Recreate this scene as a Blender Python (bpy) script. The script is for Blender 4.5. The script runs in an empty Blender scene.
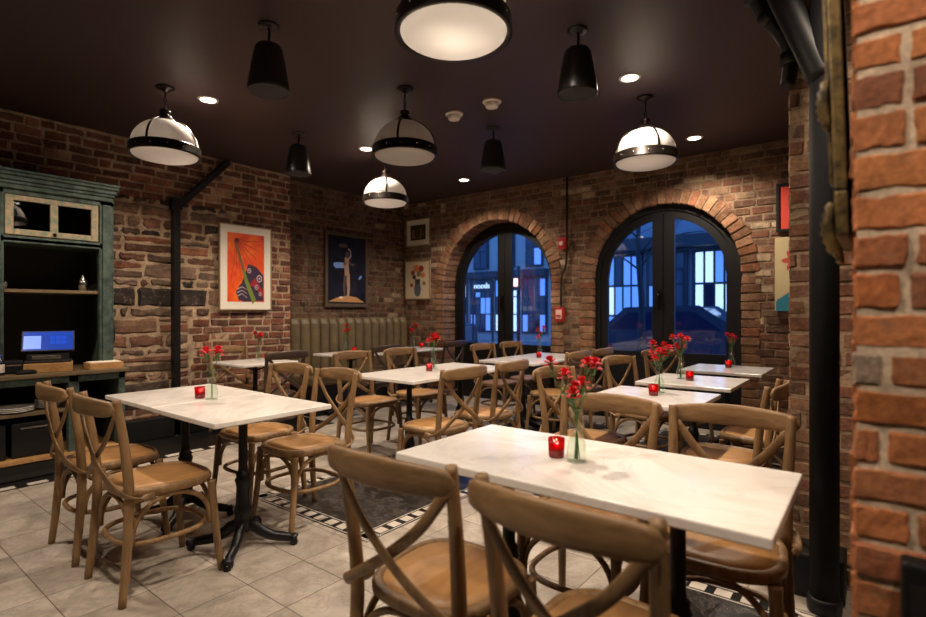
import bpy, bmesh, math, random
from mathutils import Vector, Matrix, noise
import numpy as np

random.seed(7)
R = random.random
U = random.uniform
PI = math.pi
SC = bpy.context.scene
COL = SC.collection

# ------------------------------------------------------------------ camera, world, exposure
CEIL = 2.92
cam_d = bpy.data.cameras.new('camera')
cam = bpy.data.objects.new('camera', cam_d)
COL.objects.link(cam)
cam.location = (0, 0, 1.25)
cam.rotation_euler = (PI / 2, 0, math.radians(38))
cam_d.sensor_width = 36
cam_d.lens = 36 * 528 / 926
cam_d.shift_y = 3.5 / 926
cam_d.clip_start = 0.05
cam_d.dof.use_dof = True
cam_d.dof.focus_distance = 3.2
cam_d.dof.aperture_fstop = 1.9
SC.camera = cam

world = bpy.data.worlds.new('dusk')
SC.world = world
world.use_nodes = True
wn = world.node_tree.nodes
wn['Background'].inputs[0].default_value = (0.075, 0.25, 0.76, 1)
wn['Background'].inputs[1].default_value = 2.1
SC.view_settings.view_transform = 'Standard'
SC.view_settings.look = 'None'
SC.view_settings.gamma = 1
SC.view_settings.use_curve_mapping = False
SC.view_settings.exposure = 0.0
SC.cycles.max_bounces = 8
SC.cycles.transparent_max_bounces = 16
SC.cycles.sample_clamp_indirect = 6
SC.cycles.blur_glossy = 1.0
SC.cycles.caustics_reflective = False
SC.cycles.caustics_refractive = False

WARM = (1.0, 0.83, 0.66)
LAMP_W = 140


# ------------------------------------------------------------------ materials
def mat(name, col=(.8, .8, .8), rough=.5, metal=0, spec=.5, emis=None, es=0, coat=0):
    m = bpy.data.materials.new(name)
    m.use_nodes = True
    b = m.node_tree.nodes['Principled BSDF']
    b.inputs['Base Color'].default_value = (*col, 1)
    b.inputs['Roughness'].default_value = rough
    b.inputs['Metallic'].default_value = metal
    b.inputs['Specular IOR Level'].default_value = spec
    b.inputs['Coat Weight'].default_value = coat
    if emis:
        b.inputs['Emission Color'].default_value = (*emis, 1)
        b.inputs['Emission Strength'].default_value = es
    return m


def S(r, g, b):
    f = lambda c: (c / 255 / 12.92) if c / 255 <= .04045 else ((c / 255 + .055) / 1.055) ** 2.4
    return (f(r), f(g), f(b))


class NT:
    def __init__(self, m):
        self.t = m.node_tree
        self.b = self.t.nodes.get('Principled BSDF')

    def n(self, typ, **kw):
        x = self.t.nodes.new(typ)
        for k, v in kw.items():
            if k.startswith('i_'):
                x.inputs[k[2:].replace('_', ' ')].default_value = v
            else:
                setattr(x, k, v)
        return x

    def l(self, a, b):
        self.t.links.new(a, b)

    def ramp(self, fac, stops):
        r = self.n('ShaderNodeValToRGB')
        els = r.color_ramp.elements
        while len(els) < len(stops):
            els.new(.5)
        for e, (p, c) in zip(els, stops):
            e.position = p
            e.color = (*c, 1) if len(c) == 3 else c
        self.l(fac, r.inputs[0])
        return r.outputs[0]

    def mix(self, fac, a, b, mode='MIX'):
        x = self.n('ShaderNodeMix', data_type='RGBA', blend_type=mode)
        for s, v in ((x.inputs[0], fac), (x.inputs[6], a), (x.inputs[7], b)):
            if hasattr(v, 'links') or hasattr(v, 'is_linked'):
                self.l(v, s)
            elif isinstance(v, (int, float)):
                s.default_value = v
            else:
                s.default_value = (*v, 1)
        return x.outputs[2]

    def noise(self, vec, scale, detail=4, rough=.55, dist=0):
        x = self.n('ShaderNodeTexNoise')
        x.inputs['Scale'].default_value = scale
        x.inputs['Detail'].default_value = detail
        x.inputs['Roughness'].default_value = rough
        x.inputs['Distortion'].default_value = dist
        if vec is not None:
            self.l(vec, x.inputs['Vector'])
        return x.outputs[0]

    def coord(self, which='Object', scale=(1, 1, 1)):
        tc = self.n('ShaderNodeTexCoord')
        mp = self.n('ShaderNodeMapping')
        mp.inputs['Scale'].default_value = scale
        self.l(tc.outputs[which], mp.inputs[0])
        return mp.outputs[0]

    def bump(self, h, strength=.3, dist=.01):
        x = self.n('ShaderNodeBump')
        x.inputs['Strength'].default_value = strength
        x.inputs['Distance'].default_value = dist
        self.l(h, x.inputs['Height'])
        self.l(x.outputs[0], self.b.inputs['Normal'])


def masonry_mat(name, fine=60, dark=.5, soot=0.6):
    """per-brick tint from the mesh attribute, grain and blotches on top"""
    m = mat(name, rough=.88, spec=.25)
    n = NT(m)
    at = n.n('ShaderNodeAttribute', attribute_name='tint')
    c = n.coord()
    n1 = n.noise(c, 9, 5, .65)
    n2 = n.noise(c, fine, 4, .6)
    col = n.mix(1.0, at.outputs['Color'], n.ramp(n1, [(.32, (dark,) * 3), (.68, (1.25,) * 3)]), 'MULTIPLY')
    col = n.mix(1.0, col, n.ramp(n2, [(.3, (.7,) * 3), (.7, (1.2,) * 3)]), 'MULTIPLY')
    n3 = n.noise(c, 26, 6, .7)
    col = n.mix(n.ramp(n3, [(.54, (0,) * 3), (.70, (soot,) * 3)]), col, S(156, 130, 106))
    n.l(col, n.b.inputs['Base Color'])
    h = n.mix(.5, n2, n1)
    n.bump(h, .7, .012)
    return m


def wood_mat(name, light, dark, rough=.5, scale=(14, 14, 1.6), rnd=True, spec=.4):
    m = mat(name, rough=rough, spec=spec)
    n = NT(m)
    c = n.coord('Object', scale)
    nz = n.noise(c, 3.0, 6, .62, .6)
    c2 = n.coord('Object', (3, 3, 3))
    nb = n.noise(c2, 2.2, 3, .5)
    f = n.mix(.35, nz, nb)
    col = n.ramp(f, [(.32, dark), (.66, light)])
    if rnd:
        oi = n.n('ShaderNodeObjectInfo')
        col = n.mix(1.0, col, n.ramp(oi.outputs['Random'], [(0, (.84, .84, .86)), (1, (1.1, 1.08, 1.05))]), 'MULTIPLY')
    n.l(col, n.b.inputs['Base Color'])
    n.bump(nz, .15, .004)
    return m


M = {}
M['brick_wall'] = masonry_mat('old_brick')
M['brick_near'] = masonry_mat('orange_brick', fine=90, dark=.65, soot=.35)
for nd in M['brick_near'].node_tree.nodes:
    if nd.type == 'BUMP':
        nd.inputs['Strength'].default_value = .3
M['frame_wood'] = wood_mat('weathered_oak', S(160, 127, 87), S(102, 76, 50), .45)
M['rail_wood'] = wood_mat('weathered_oak_rail', S(160, 127, 87), S(102, 76, 50), .45, (1.6, 14, 14))
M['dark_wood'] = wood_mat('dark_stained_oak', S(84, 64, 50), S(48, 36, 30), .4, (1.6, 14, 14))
M['seat_wood'] = wood_mat('honey_ply', S(192, 146, 92), S(148, 104, 60), .42, (5, 1.2, 5))
M['black'] = mat('black_paint', S(20, 19, 20), .5, spec=.35)
M['pipe_black'] = mat('pipe_black', S(17, 16, 17), .75, spec=.2)
M['iron'] = mat('cast_iron', S(20, 20, 21), .38, .3)
M['bronze'] = mat('dark_bronze', S(38, 31, 27), .32, .75)
M['steel'] = mat('bright_steel', S(190, 186, 178), .25, 1)
M['white_plastic'] = mat('white_plastic', S(225, 215, 205), .5)
M['speaker'] = mat('speaker_shell', S(30, 28, 27), .35)
M['grille'] = mat('speaker_grille', S(44, 41, 40), .7)
M['ceiling'] = mat('ceiling_paint', S(62, 47, 47), .5, spec=.35)
n = NT(M['ceiling'])
n.bump(n.noise(n.coord(), 14, 3, .5), .08, .01)
M['plaster'] = mat('dark_plaster', S(70, 58, 50), .8)

# marble table top
m = M['marble'] = mat('table_marble', rough=.16, spec=.5)
n = NT(m)
tc = n.coord('Object', (1, 1, 1))
nz = n.noise(tc, 2.0, 5, .55, 1.2)
v1 = n.noise(tc, 1.6, 6, .6, 2.0)
base = n.ramp(nz, [(.28, S(222, 214, 205)), (.5, S(240, 235, 229)), (.75, S(232, 225, 216))])
vein = n.ramp(v1, [(.475, (0, 0, 0)), (.5, (.2, .2, .2)), (.53, (0, 0, 0))])
col = n.mix(vein, base, S(186, 172, 160))
n.l(col, n.b.inputs['Base Color'])

# stone floor tiles, 0.3 m grid
m = M['floor_tile'] = mat('floor_stone', rough=.42, spec=.45)
n = NT(m)
mp = n.n('ShaderNodeMapping')
mp.inputs['Location'].default_value = (1.865 + 30, -1.30 + 30, 0)
tcn = n.n('ShaderNodeTexCoord')
n.l(tcn.outputs['Object'], mp.inputs[0])
bt = n.n('ShaderNodeTexBrick', offset=0.0, squash=1.0)
bt.inputs['Scale'].default_value = 1.0
bt.inputs['Brick Width'].default_value = .302
bt.inputs['Row Height'].default_value = .30
bt.inputs['Mortar Size'].default_value = .0022
bt.inputs['Mortar Smooth'].default_value = .1
bt.inputs['Bias'].default_value = 0
bt.inputs['Color1'].default_value = (.55, .55, .55, 1)
bt.inputs['Color2'].default_value = (1, 1, 1, 1)
bt.inputs['Mortar'].default_value = (.28, .26, .24, 1)
n.l(mp.outputs[0], bt.inputs['Vector'])
# shift the marble pattern tile by tile
add = n.n('ShaderNodeVectorMath', operation='MULTIPLY_ADD')
n.l(bt.outputs['Color'], add.inputs[0])
add.inputs[1].default_value = (40, 23, 11)
n.l(tcn.outputs['Object'], add.inputs[2])
nz = n.noise(add.outputs[0], 3.4, 7, .62, 1.3)
nv = n.noise(add.outputs[0], 6.0, 7, .65, 1.8)
base = n.ramp(nz, [(.28, S(158, 146, 132)), (.5, S(186, 174, 160)), (.72, S(205, 194, 181))])
base = n.mix(n.ramp(nv, [(.46, (0,) * 3), (.5, (.4,) * 3), (.54, (0,) * 3)]), base, S(138, 124, 110))
tone = n.mix(.3, (1, 1, 1), bt.outputs['Color'])
base = n.mix(1.0, base, tone, 'MULTIPLY')
base = n.mix(bt.outputs['Fac'], base, S(86, 76, 66))
n.l(base, n.b.inputs['Base Color'])
inv = n.n('ShaderNodeMath', operation='SUBTRACT')
inv.inputs[0].default_value = 1
n.l(bt.outputs['Fac'], inv.inputs[1])
n.bump(inv.outputs[0], .3, .003)

m = M['dark_stone'] = mat('dark_marble', rough=.3, spec=.5)
n = NT(m)
c = n.coord()
nv = n.noise(c, 5, 8, .72, 2.2)
nb = n.noise(c, 3, 5, .6)
col = n.ramp(nb, [(.3, S(30, 28, 28)), (.7, S(58, 53, 50))])
col = n.mix(n.ramp(nv, [(.485, (0,) * 3), (.5, (.7,) * 3), (.515, (0,) * 3)]), col, S(150, 142, 134))
n.l(col, n.b.inputs['Base Color'])
M['border_black'] = mat('mosaic_black', S(28, 26, 25), .35)
M['border_white'] = mat('mosaic_white', S(212, 202, 188), .35)

# teal distressed paint
m = M['teal'] = mat('teal_distressed', rough=.6, spec=.3)
n = NT(m)
c = n.coord('Object', (1, 1, 1))
cg = n.coord('Object', (40, 40, 4))
g = n.noise(cg, 2, 5, .6)
a = n.noise(c, 16, 6, .7)
col = n.ramp(a, [(.3, S(36, 44, 41)), (.5, S(64, 80, 73)), (.7, S(92, 106, 97))])
col = n.mix(n.ramp(g, [(.55, (0,) * 3), (.72, (.7,) * 3)]), col, S(84, 66, 46))
n.l(col, n.b.inputs['Base Color'])
n.bump(g, .3, .004)
m = M['door_paint'] = mat('worn_cream_paint', rough=.6, spec=.3)
n = NT(m)
a = n.noise(n.coord('Object', (20, 20, 20)), 1.2, 6, .7)
col = n.ramp(a, [(.35, S(92, 120, 106)), (.52, S(150, 134, 108)), (.75, S(176, 156, 126))])
n.l(col, n.b.inputs['Base Color'])
M['cab_dark'] = mat('cabinet_inside', S(34, 31, 27), .7)
M['cab_wood'] = wood_mat('cabinet_plank', S(128, 108, 78), S(82, 66, 46), .5, (6, 1, 6), False)
M['oak'] = wood_mat('pale_oak', S(206, 160, 104), S(150, 104, 58), .5, (4, 14, 30), False)
M['tan_leather'] = mat('tan_leather', S(132, 112, 82), .42, spec=.4)
n = NT(M['tan_leather'])
c = n.coord()
n.l(n.ramp(n.noise(c, 5, 4, .6), [(.3, S(88, 74, 52)), (.7, S(116, 100, 72))]), n.b.inputs['Base Color'])
n.bump(n.noise(c, 180, 3, .5), .12, .002)
M['porcelain'] = mat('porcelain', S(226, 220, 210), .25)
M['paper'] = mat('paper', S(236, 226, 208), .7)
M['gold'] = mat('aged_gilt', S(138, 112, 62), .45, .6)
n = NT(M['gold'])
n.l(n.ramp(n.noise(n.coord(), 30, 5, .7), [(.35, S(48, 40, 30)), (.6, S(128, 106, 62)), (.8, S(186, 160, 100))]), n.b.inputs['Base Color'])
M['frame_brown'] = mat('bronze_frame', S(98, 78, 48), .4, .3)
M['frame_pale'] = mat('pale_wood_frame', S(150, 126, 92), .5)
M['mat_white'] = mat('mount_board', S(236, 228, 212), .8)
M['alarm_red'] = mat('alarm_red', S(178, 34, 32), .4)
M['alarm_white'] = mat('alarm_white', S(230, 190, 180), .5)
M['petal'] = mat('carnation_red', S(206, 22, 30), .6)
M['petal2'] = mat('carnation_pink', S(222, 48, 62), .6)
M['stem'] = mat('stem_green', S(70, 104, 52), .6)
M['wax'] = mat('candle_wax', S(240, 120, 100), .5)
M['flame'] = mat('candle_flame', (1, .6, .2), .5, emis=(1.0, .55, .2), es=40)
M['cable'] = mat('cable_white', S(214, 206, 196), .5)
M['rubber'] = mat('black_rubber', S(18, 18, 19), .6)


def glassy(name, tint=(1, 1, 1), gloss=.12, rough=.02, tr=(1, 1, 1)):
    """thin clear glass: transparent with a fresnel reflection"""
    m = bpy.data.materials.new(name)
    m.use_nodes = True
    t = m.node_tree
    t.nodes.clear()
    o = t.nodes.new('ShaderNodeOutputMaterial')
    mx = t.nodes.new('ShaderNodeMixShader')
    tp = t.nodes.new('ShaderNodeBsdfTransparent')
    tp.inputs[0].default_value = (*tr, 1)
    gl = t.nodes.new('ShaderNodeBsdfGlossy')
    gl.inputs['Roughness'].default_value = rough
    gl.inputs['Color'].default_value = (*tint, 1)
    lw = t.nodes.new('ShaderNodeLayerWeight')
    lw.inputs[0].default_value = .5
    pw = t.nodes.new('ShaderNodeMath')
    pw.operation = 'POWER'
    pw.inputs[1].default_value = 4.0
    t.links.new(lw.outputs['Facing'], pw.inputs[0])
    ma = t.nodes.new('ShaderNodeMath')
    ma.operation = 'MULTIPLY_ADD'
    ma.inputs[1].default_value = gloss * 1.6
    ma.inputs[2].default_value = gloss * .12
    t.links.new(pw.outputs[0], ma.inputs[0])
    t.links.new(ma.outputs[0], mx.inputs[0])
    t.links.new(tp.outputs[0], mx.inputs[1])
    t.links.new(gl.outputs[0], mx.inputs[2])
    t.links.new(mx.outputs[0], o.inputs[0])
    return m


M['pane'] = glassy('window_glass', gloss=.45)
M['cab_pane'] = glassy('cabinet_glass', gloss=.45, tr=(.5, .5, .5))
M['vase_glass'] = glassy('bottle_glass', gloss=.26, tr=(.97, .99, .97))
M['water'] = glassy('vase_water', gloss=.12, tr=(.95, .98, .95))


def translucent(name, col, mixd=.5, extra=None, gl=.08):
    m = bpy.data.materials.new(name)
    m.use_nodes = True
    t = m.node_tree
    t.nodes.clear()
    o = t.nodes.new('ShaderNodeOutputMaterial')
    d = t.nodes.new('ShaderNodeBsdfDiffuse')
    d.inputs[0].default_value = (*col, 1)
    tr = t.nodes.new('ShaderNodeBsdfTranslucent')
    tr.inputs[0].default_value = (*col, 1)
    mx = t.nodes.new('ShaderNodeMixShader')
    mx.inputs[0].default_value = mixd
    t.links.new(d.outputs[0], mx.inputs[1])
    t.links.new(tr.outputs[0], mx.inputs[2])
    last = mx.outputs[0]
    if extra:
        tp = t.nodes.new('ShaderNodeBsdfTransparent')
        tp.inputs[0].default_value = (*extra, 1)
        m2 = t.nodes.new('ShaderNodeMixShader')
        m2.inputs[0].default_value = .45
        t.links.new(last, m2.inputs[1])
        t.links.new(tp.outputs[0], m2.inputs[2])
        last = m2.outputs[0]
    g = t.nodes.new('ShaderNodeBsdfGlossy')
    g.inputs['Roughness'].default_value = .15
    m3 = t.nodes.new('ShaderNodeMixShader')
    m3.inputs[0].default_value = gl
    t.links.new(last, m3.inputs[1])
    t.links.new(g.outputs[0], m3.inputs[2])
    t.links.new(m3.outputs[0], o.inputs[0])
    return m


M['opal'] = translucent('opal_glass', (.92, .88, .85), .55)
M['red_glass'] = translucent('red_votive_glass', (.42, .008, .012), .6, (.75, .02, .03))
M['lens'] = mat('downlight_lens', (1, .9, .8), .5, emis=(1.0, .84, .66), es=9)


# ------------------------------------------------------------------ mesh helpers
class MB:
    def __init__(self):
        self.v, self.f, self.mi, self.c, self.sm = [], [], [], [], []

    def add(self, verts, faces, mi=0, col=None, smooth=False):
        b = len(self.v)
        self.v.extend([tuple(p) for p in verts])
        for fc in faces:
            self.f.append(tuple(b + i for i in fc))
            self.mi.append(mi)
            self.c.append(col)
            self.sm.append(smooth)
        return self

    def box(self, x0, x1, y0, y1, z0, z1, mi=0, col=None, mtx=None):
        vs = [Vector(p) for p in ((x0, y0, z0), (x1, y0, z0), (x1, y1, z0), (x0, y1, z0), (x0, y0, z1), (x1, y0, z1), (x1, y1, z1), (x0, y1, z1))]
        if mtx is not None:
            vs = [mtx @ p for p in vs]
        return self.add(vs, [(0, 3, 2, 1), (4, 5, 6, 7), (0, 1, 5, 4), (1, 2, 6, 5), (2, 3, 7, 6), (3, 0, 4, 7)], mi, col)

    def tube(self, pts, r, seg=10, closed=False, up=None, r2=None, cap=True, mi=0, smooth=True):
        P = [Vector(p) for p in pts]
        N = len(P)
        rs = r if isinstance(r, (list, tuple)) else [r] * N
        r2s = (r2 if isinstance(r2, (list, tuple)) else [r2] * N) if r2 is not None else rs
        vs = []
        prev = None
        for i in range(N):
            a = P[(i - 1) % N] if (closed or i > 0) else P[i]
            c = P[(i + 1) % N] if (closed or i < N - 1) else P[i]
            t = (c - a).normalized()
            if up is not None:
                n1 = Vector(up) - t * t.dot(Vector(up))
                n1 = n1.normalized() if n1.length > 1e-6 else t.orthogonal().normalized()
            elif prev is None:
                n1 = t.orthogonal().normalized()
            else:
                n1 = prev - t * t.dot(prev)
                n1 = n1.normalized() if n1.length > 1e-6 else t.orthogonal().normalized()
            prev = n1
            n2 = t.cross(n1)
            for k in range(seg):
                an = 2 * PI * k / seg
                vs.append(P[i] + n1 * (math.cos(an) * rs[i]) + n2 * (math.sin(an) * r2s[i]))
        fs = []
        for i in range(N if closed else N - 1):
            j = (i + 1) % N
            for k in range(seg):
                k2 = (k + 1) % seg
                fs.append((i * seg + k, i * seg + k2, j * seg + k2, j * seg + k))
        if cap and not closed:
            fs.append(tuple(range(seg))[::-1])
            fs.append(tuple((N - 1) * seg + k for k in range(seg)))
        return self.add(vs, fs, mi, None, smooth)

    def lathe(self, prof, c=(0, 0, 0), seg=20, mi=0, smooth=True, caps=True):
        vs = []
        for (r, z) in prof:
            for k in range(seg):
                an = 2 * PI * k / seg
                vs.append((c[0] + r * math.cos(an), c[1] + r * math.sin(an), c[2] + z))
        fs = []
        for i in range(len(prof) - 1):
            for k in range(seg):
                k2 = (k + 1) % seg
                fs.append((i * seg + k, i * seg + k2, (i + 1) * seg + k2, (i + 1) * seg + k))
        if caps:
            if prof[0][0] > 1e-5:
                fs.append(tuple(range(seg))[::-1])
            if prof[-1][0] > 1e-5:
                fs.append(tuple((len(prof) - 1) * seg + k for k in range(seg)))
        return self.add(vs, fs, mi, None, smooth)

    def prism(self, poly, z0, z1, mi=0, smooth=False):
        n_ = len(poly)
        vs = [(x, y, z0) for x, y in poly] + [(x, y, z1) for x, y in poly]
        fs = [tuple(range(n_))[::-1], tuple(range(n_, 2 * n_))]
        self.add(vs, fs, mi)
        b = len(self.v) - 2 * n_
        for i in range(n_):
            j = (i + 1) % n_
            self.f.append((b + i, b + j, b + n_ + j, b + n_ + i))
            self.mi.append(mi)
            self.c.append(None)
            self.sm.append(smooth)
        return self

    def mesh(self, name, mats):
        me = bpy.data.meshes.new(name)
        me.from_pydata(self.v, [], self.f)
        for mm in (mats if isinstance(mats, (list, tuple)) else [mats]):
            me.materials.append(mm)
        me.polygons.foreach_set('material_index', self.mi)
        me.polygons.foreach_set('use_smooth', self.sm)
        if any(c is not None for c in self.c):
            at = me.color_attributes.new('tint', 'FLOAT_COLOR', 'CORNER')
            arr = np.empty((len(me.loops), 4), dtype=np.float32)
            k = 0
            for fc, c in zip(self.f, self.c):
                arr[k:k + len(fc)] = (*(c or (.5, .5, .5)), 1)
                k += len(fc)
            at.data.foreach_set('color', arr.ravel())
        me.update()
        return me

    def build(self, name, mats, parent=None, bevel=0, loc=None):
        o = bpy.data.objects.new(name, self.mesh(name, mats))
        COL.objects.link(o)
        if parent is not None:
            o.parent = parent
        if loc is not None:
            o.location = loc
        if bevel:
            md = o.modifiers.new('bevel', 'BEVEL')
            md.width = bevel
            md.segments = 2
            md.limit_method = 'ANGLE'
            md.angle_limit = .7
        return o


def catmull(pts, n_=6, closed=False):
    P = [Vector(p) for p in pts]
    out = []
    N = len(P)
    for i in range(N if closed else N - 1):
        p0 = P[(i - 1) % N] if (closed or i > 0) else P[0] * 2 - P[1]
        p1, p2 = P[i], P[(i + 1) % N]
        p3 = P[(i + 2) % N] if (closed or i + 2 < N) else P[-1] * 2 - P[-2]
        for k in range(n_):
            t = k / n_
            out.append(.5 * ((2 * p1) + (p2 - p0) * t + (2 * p0 - 5 * p1 + 4 * p2 - p3) * t * t + (3 * p1 - p0 - 3 * p2 + p3) * t ** 3))
    if not closed:
        out.append(P[-1])
    return out


def tag(o, label=None, cat=None, group=None, kind=None):
    if label:
        o['label'] = label
    if cat:
        o['category'] = cat
    if group:
        o['group'] = group
    if kind:
        o['kind'] = kind
    return o


def thing(name, label, cat, loc=(0, 0, 0), rz=0, group=None, kind=None):
    o = bpy.data.objects.new(name, None)
    o.empty_display_size = .1
    COL.objects.link(o)
    o.location = loc
    o.rotation_euler = (0, 0, rz)
    return tag(o, label, cat, group, kind)


def dup(root, loc, rz=0, label=None, group=None):
    r = root.copy()
    COL.objects.link(r)
    r.location = loc
    r.rotation_euler = (0, 0, rz)
    if label:
        r['label'] = label
    if group:
        r['group'] = group
    for ch in list(root.children):
        c = ch.copy()
        COL.objects.link(c)
        c.parent = r
        for g in list(ch.children):
            d = g.copy()
            COL.objects.link(d)
            d.parent = c
    return r


def struct(o, label, cat):
    return tag(o, label, cat, kind='structure')


# ------------------------------------------------------------------ masonry
def jit(c, a=.12, w=.03):
    k = 1 + U(-a, a)
    return tuple(max(.004, x * k * (1 + U(-w, w))) for x in c)


def block(mb, F, u0, u1, v0, v1, d, col, ch=.006, j=.004, nx=1, nz=1, rough=.0, mi=0):
    """one brick or stone standing d proud of the mortar, chamfered and a little irregular"""
    cu = min(ch, (u1 - u0) * .3)
    cv = min(ch, (v1 - v0) * .3)
    us = [u0, u0 + cu] + [u0 + cu + (u1 - u0 - 2 * cu) * (i + 1) / nx for i in range(nx - 1)] + [u1 - cu, u1]
    vs = [v0, v0 + cv] + [v0 + cv + (v1 - v0 - 2 * cv) * (i + 1) / nz for i in range(nz - 1)] + [v1 - cv, v1]
    pts = []
    tilt = U(-.002, .002)
    for b, vv in enumerate(vs):
        for a, uu in enumerate(us):
            edge = a in (0, len(us) - 1) or b in (0, len(vs) - 1)
            dd = -.004 if edge else d + tilt + U(-rough, rough)
            pts.append(F(uu + U(-j, j), vv + U(-j, j), dd))
    W = len(us)
    fs = []
    for b in range(len(vs) - 1):
        for a in range(W - 1):
            fs.append((b * W + a, b * W + a + 1, (b + 1) * W + a + 1, (b + 1) * W + a))
    mb.add(pts, fs, mi, col)


def frame(o, u, nrm):
    o, u, nrm = Vector(o), Vector(u), Vector(nrm)
    return lambda a, b, d: o + u * a + Vector((0, 0, b)) + nrm * d


def courses(mb, F, u0, u1, v0, v1, pal, pitch=.078, gap=.012, length=.205, depth=.012, skip=None, j=.004, nx=1, nz=1, rough=0, pale=.03, pale_c=None, half=.18):
    v = v0
    row = 0
    while v < v1 - .02:
        h = pitch - gap + U(-.004, .004)
        top = min(v + h, v1)
        spans = [(u0, u1)] if skip is None else skip(v, top, u0, u1)
        for (a, b) in spans:
            u = a - (length * .5 if row % 2 else 0) - U(0, .05)
            while u < b - .02:
                L = length * (U(.85, 1.12) if R() > half else .52)
                s, e = max(u, a), min(u + L, b)
                if e - s > .03:
                    c = jit(random.choice(pal))
                    if pale_c and R() < pale:
                        c = jit(pale_c)
                    block(mb, F, s, e - (gap if e < b else 0), v, top, depth * U(.5, 1.4), c, j=j, nx=nx, nz=nz, rough=rough)
                u += L
        v = top + gap
        row += 1


def mortar_plane(mb, F, u0, u1, v0, v1, col, step=.12, amp=.004):
    nu, nv = max(1, int((u1 - u0) / step)), max(1, int((v1 - v0) / step))
    vs = []
    for b in range(nv + 1):
        for a in range(nu + 1):
            vs.append(F(u0 + (u1 - u0) * a / nu, v0 + (v1 - v0) * b / nv, U(-amp, amp)))
    fs = [(b * (nu + 1) + a, b * (nu + 1) + a + 1, (b + 1) * (nu + 1) + a + 1, (b + 1) * (nu + 1) + a) for b in range(nv) for a in range(nu)]
    mb.add(vs, fs, 0, col)


# room planes
XL, XR2, YW, YS, YT = -5.65, -5.82, 5.95, 2.97, 3.79   # side wall, recessed side wall, window wall, stub wall, end of the side wall
RED = [S(140, 86, 66), S(126, 78, 60), S(112, 70, 55), S(152, 100, 76), S(98, 66, 55), S(122, 86, 70)]
BROWN = [S(126, 92, 72), S(112, 80, 62), S(138, 100, 78), S(98, 72, 58), S(120, 80, 62), S(134, 108, 86)]
STONE = [S(112, 90, 76), S(92, 76, 66), S(130, 98, 80), S(142, 112, 92), S(66, 58, 54), S(128, 90, 72), S(120, 98, 82), S(104, 82, 70)]
MORT = S(186, 160, 132)
MORT2 = S(146, 122, 98)

# floor and ceiling
mb = MB().box(-6.3, 2.2, -3.6, 6.2, -.1, 0)
struct(mb.build('floor', M['floor_tile']), 'pale grey stone tile floor with inlaid dark panels', 'floor')
mb = MB().box(-6.3, 2.2, -3.6, 6.4, CEIL, CEIL + .1)
struct(mb.build('ceiling', M['ceiling']), 'dark brown painted ceiling with downlights and pendants', 'ceiling')

# side wall with rubble field
mb = MB()
F = frame((XL, 0, 0), (0, 1, 0), (1, 0, 0))
mortar_plane(mb, F, -1.5, YT, 0, CEIL, MORT, .1, .006)


def rub(v):   # vertical extent of the rubble stones (wall between the cabinet and the print)
    return .30 < v < 2.36


def skip_left(a, b, u0, u1):
    m_ = (a + b) / 2
    if rub(m_):
        edge = 2.95 + .12 * math.sin(m_ * 9) + U(-.06, .06)
        if m_ < 1.2:
            edge = 2.62 + U(-.08, .08)
        return [(u0, 1.25), (edge, u1)]
    return [(u0, u1)]


courses(mb, F, -.6, YT, .02, CEIL - .01, RED, skip=skip_left, pale=.08, pale_c=S(176, 138, 110), depth=.009, j=.007, gap=.017)
v = .30
rows = [.12, .17, .09, .15, .08, .13, .18, .10, .19, .08, .15, .09, .16, .08, .12]
ri = 0
while v < 2.36:
    h = rows[ri % len(rows)] * U(.9, 1.1)
    h = min(h, 2.40 - v)
    edge = (2.62 if v + h / 2 < 1.2 else 2.95 + .12 * math.sin((v + h / 2) * 9)) - .02
    u = 1.25
    while u < edge - .04:
        L = h * U(1.6, 4.2) if R() > .25 else h * U(.8, 1.3)
        e = min(u + L, edge)
        if edge - e < .08:
            e = edge
        if h > .13 and R() < .3:     # a big stone replaced by two small ones
            hm = h * U(.4, .6)
            block(mb, F, u, e - .02, v, v + hm - .01, U(.006, .016), jit(random.choice(STONE + RED), .2), ch=.012, j=.010, nx=3, nz=1, rough=.006)
            block(mb, F, u, e - .02, v + hm + .008, v + h - .018, U(.006, .016), jit(random.choice(STONE + RED), .2), ch=.012, j=.010, nx=3, nz=1, rough=.006)
        else:
            block(mb, F, u, e - .022, v, v + h - .02, U(.006, .02), jit(random.choice(STONE), .3), ch=.018, j=.013, nx=4, nz=2, rough=.008)
        u = e
    v += h
    ri += 1
mb.box(XL - .3, XL - .02, -3.6, YT - .0, 0, CEIL, 0, MORT)
struct(mb.build('wall_left', M['brick_wall']), 'red brick and rubble stone wall behind the teal cabinet', 'wall')

# recessed side wall behind the banquette
mb = MB()
F = frame((XR2, YT, 0), (0, 1, 0), (1, 0, 0))
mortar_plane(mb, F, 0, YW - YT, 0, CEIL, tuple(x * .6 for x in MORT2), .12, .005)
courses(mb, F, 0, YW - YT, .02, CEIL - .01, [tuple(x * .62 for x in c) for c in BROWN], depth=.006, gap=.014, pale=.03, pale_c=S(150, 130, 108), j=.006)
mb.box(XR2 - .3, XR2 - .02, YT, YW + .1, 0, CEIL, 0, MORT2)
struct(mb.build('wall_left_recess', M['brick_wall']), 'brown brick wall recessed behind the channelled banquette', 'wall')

# window wall with two arches
ARCH = [dict(c=-4.12, r=.90, zs=1.62, rec=.30), dict(c=-1.87, r=.81, zs=1.65, rec=.10)]
RING = .155
F = frame((0, YW, 0), (1, 0, 0), (0, -1, 0))
mb = MB()


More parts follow.
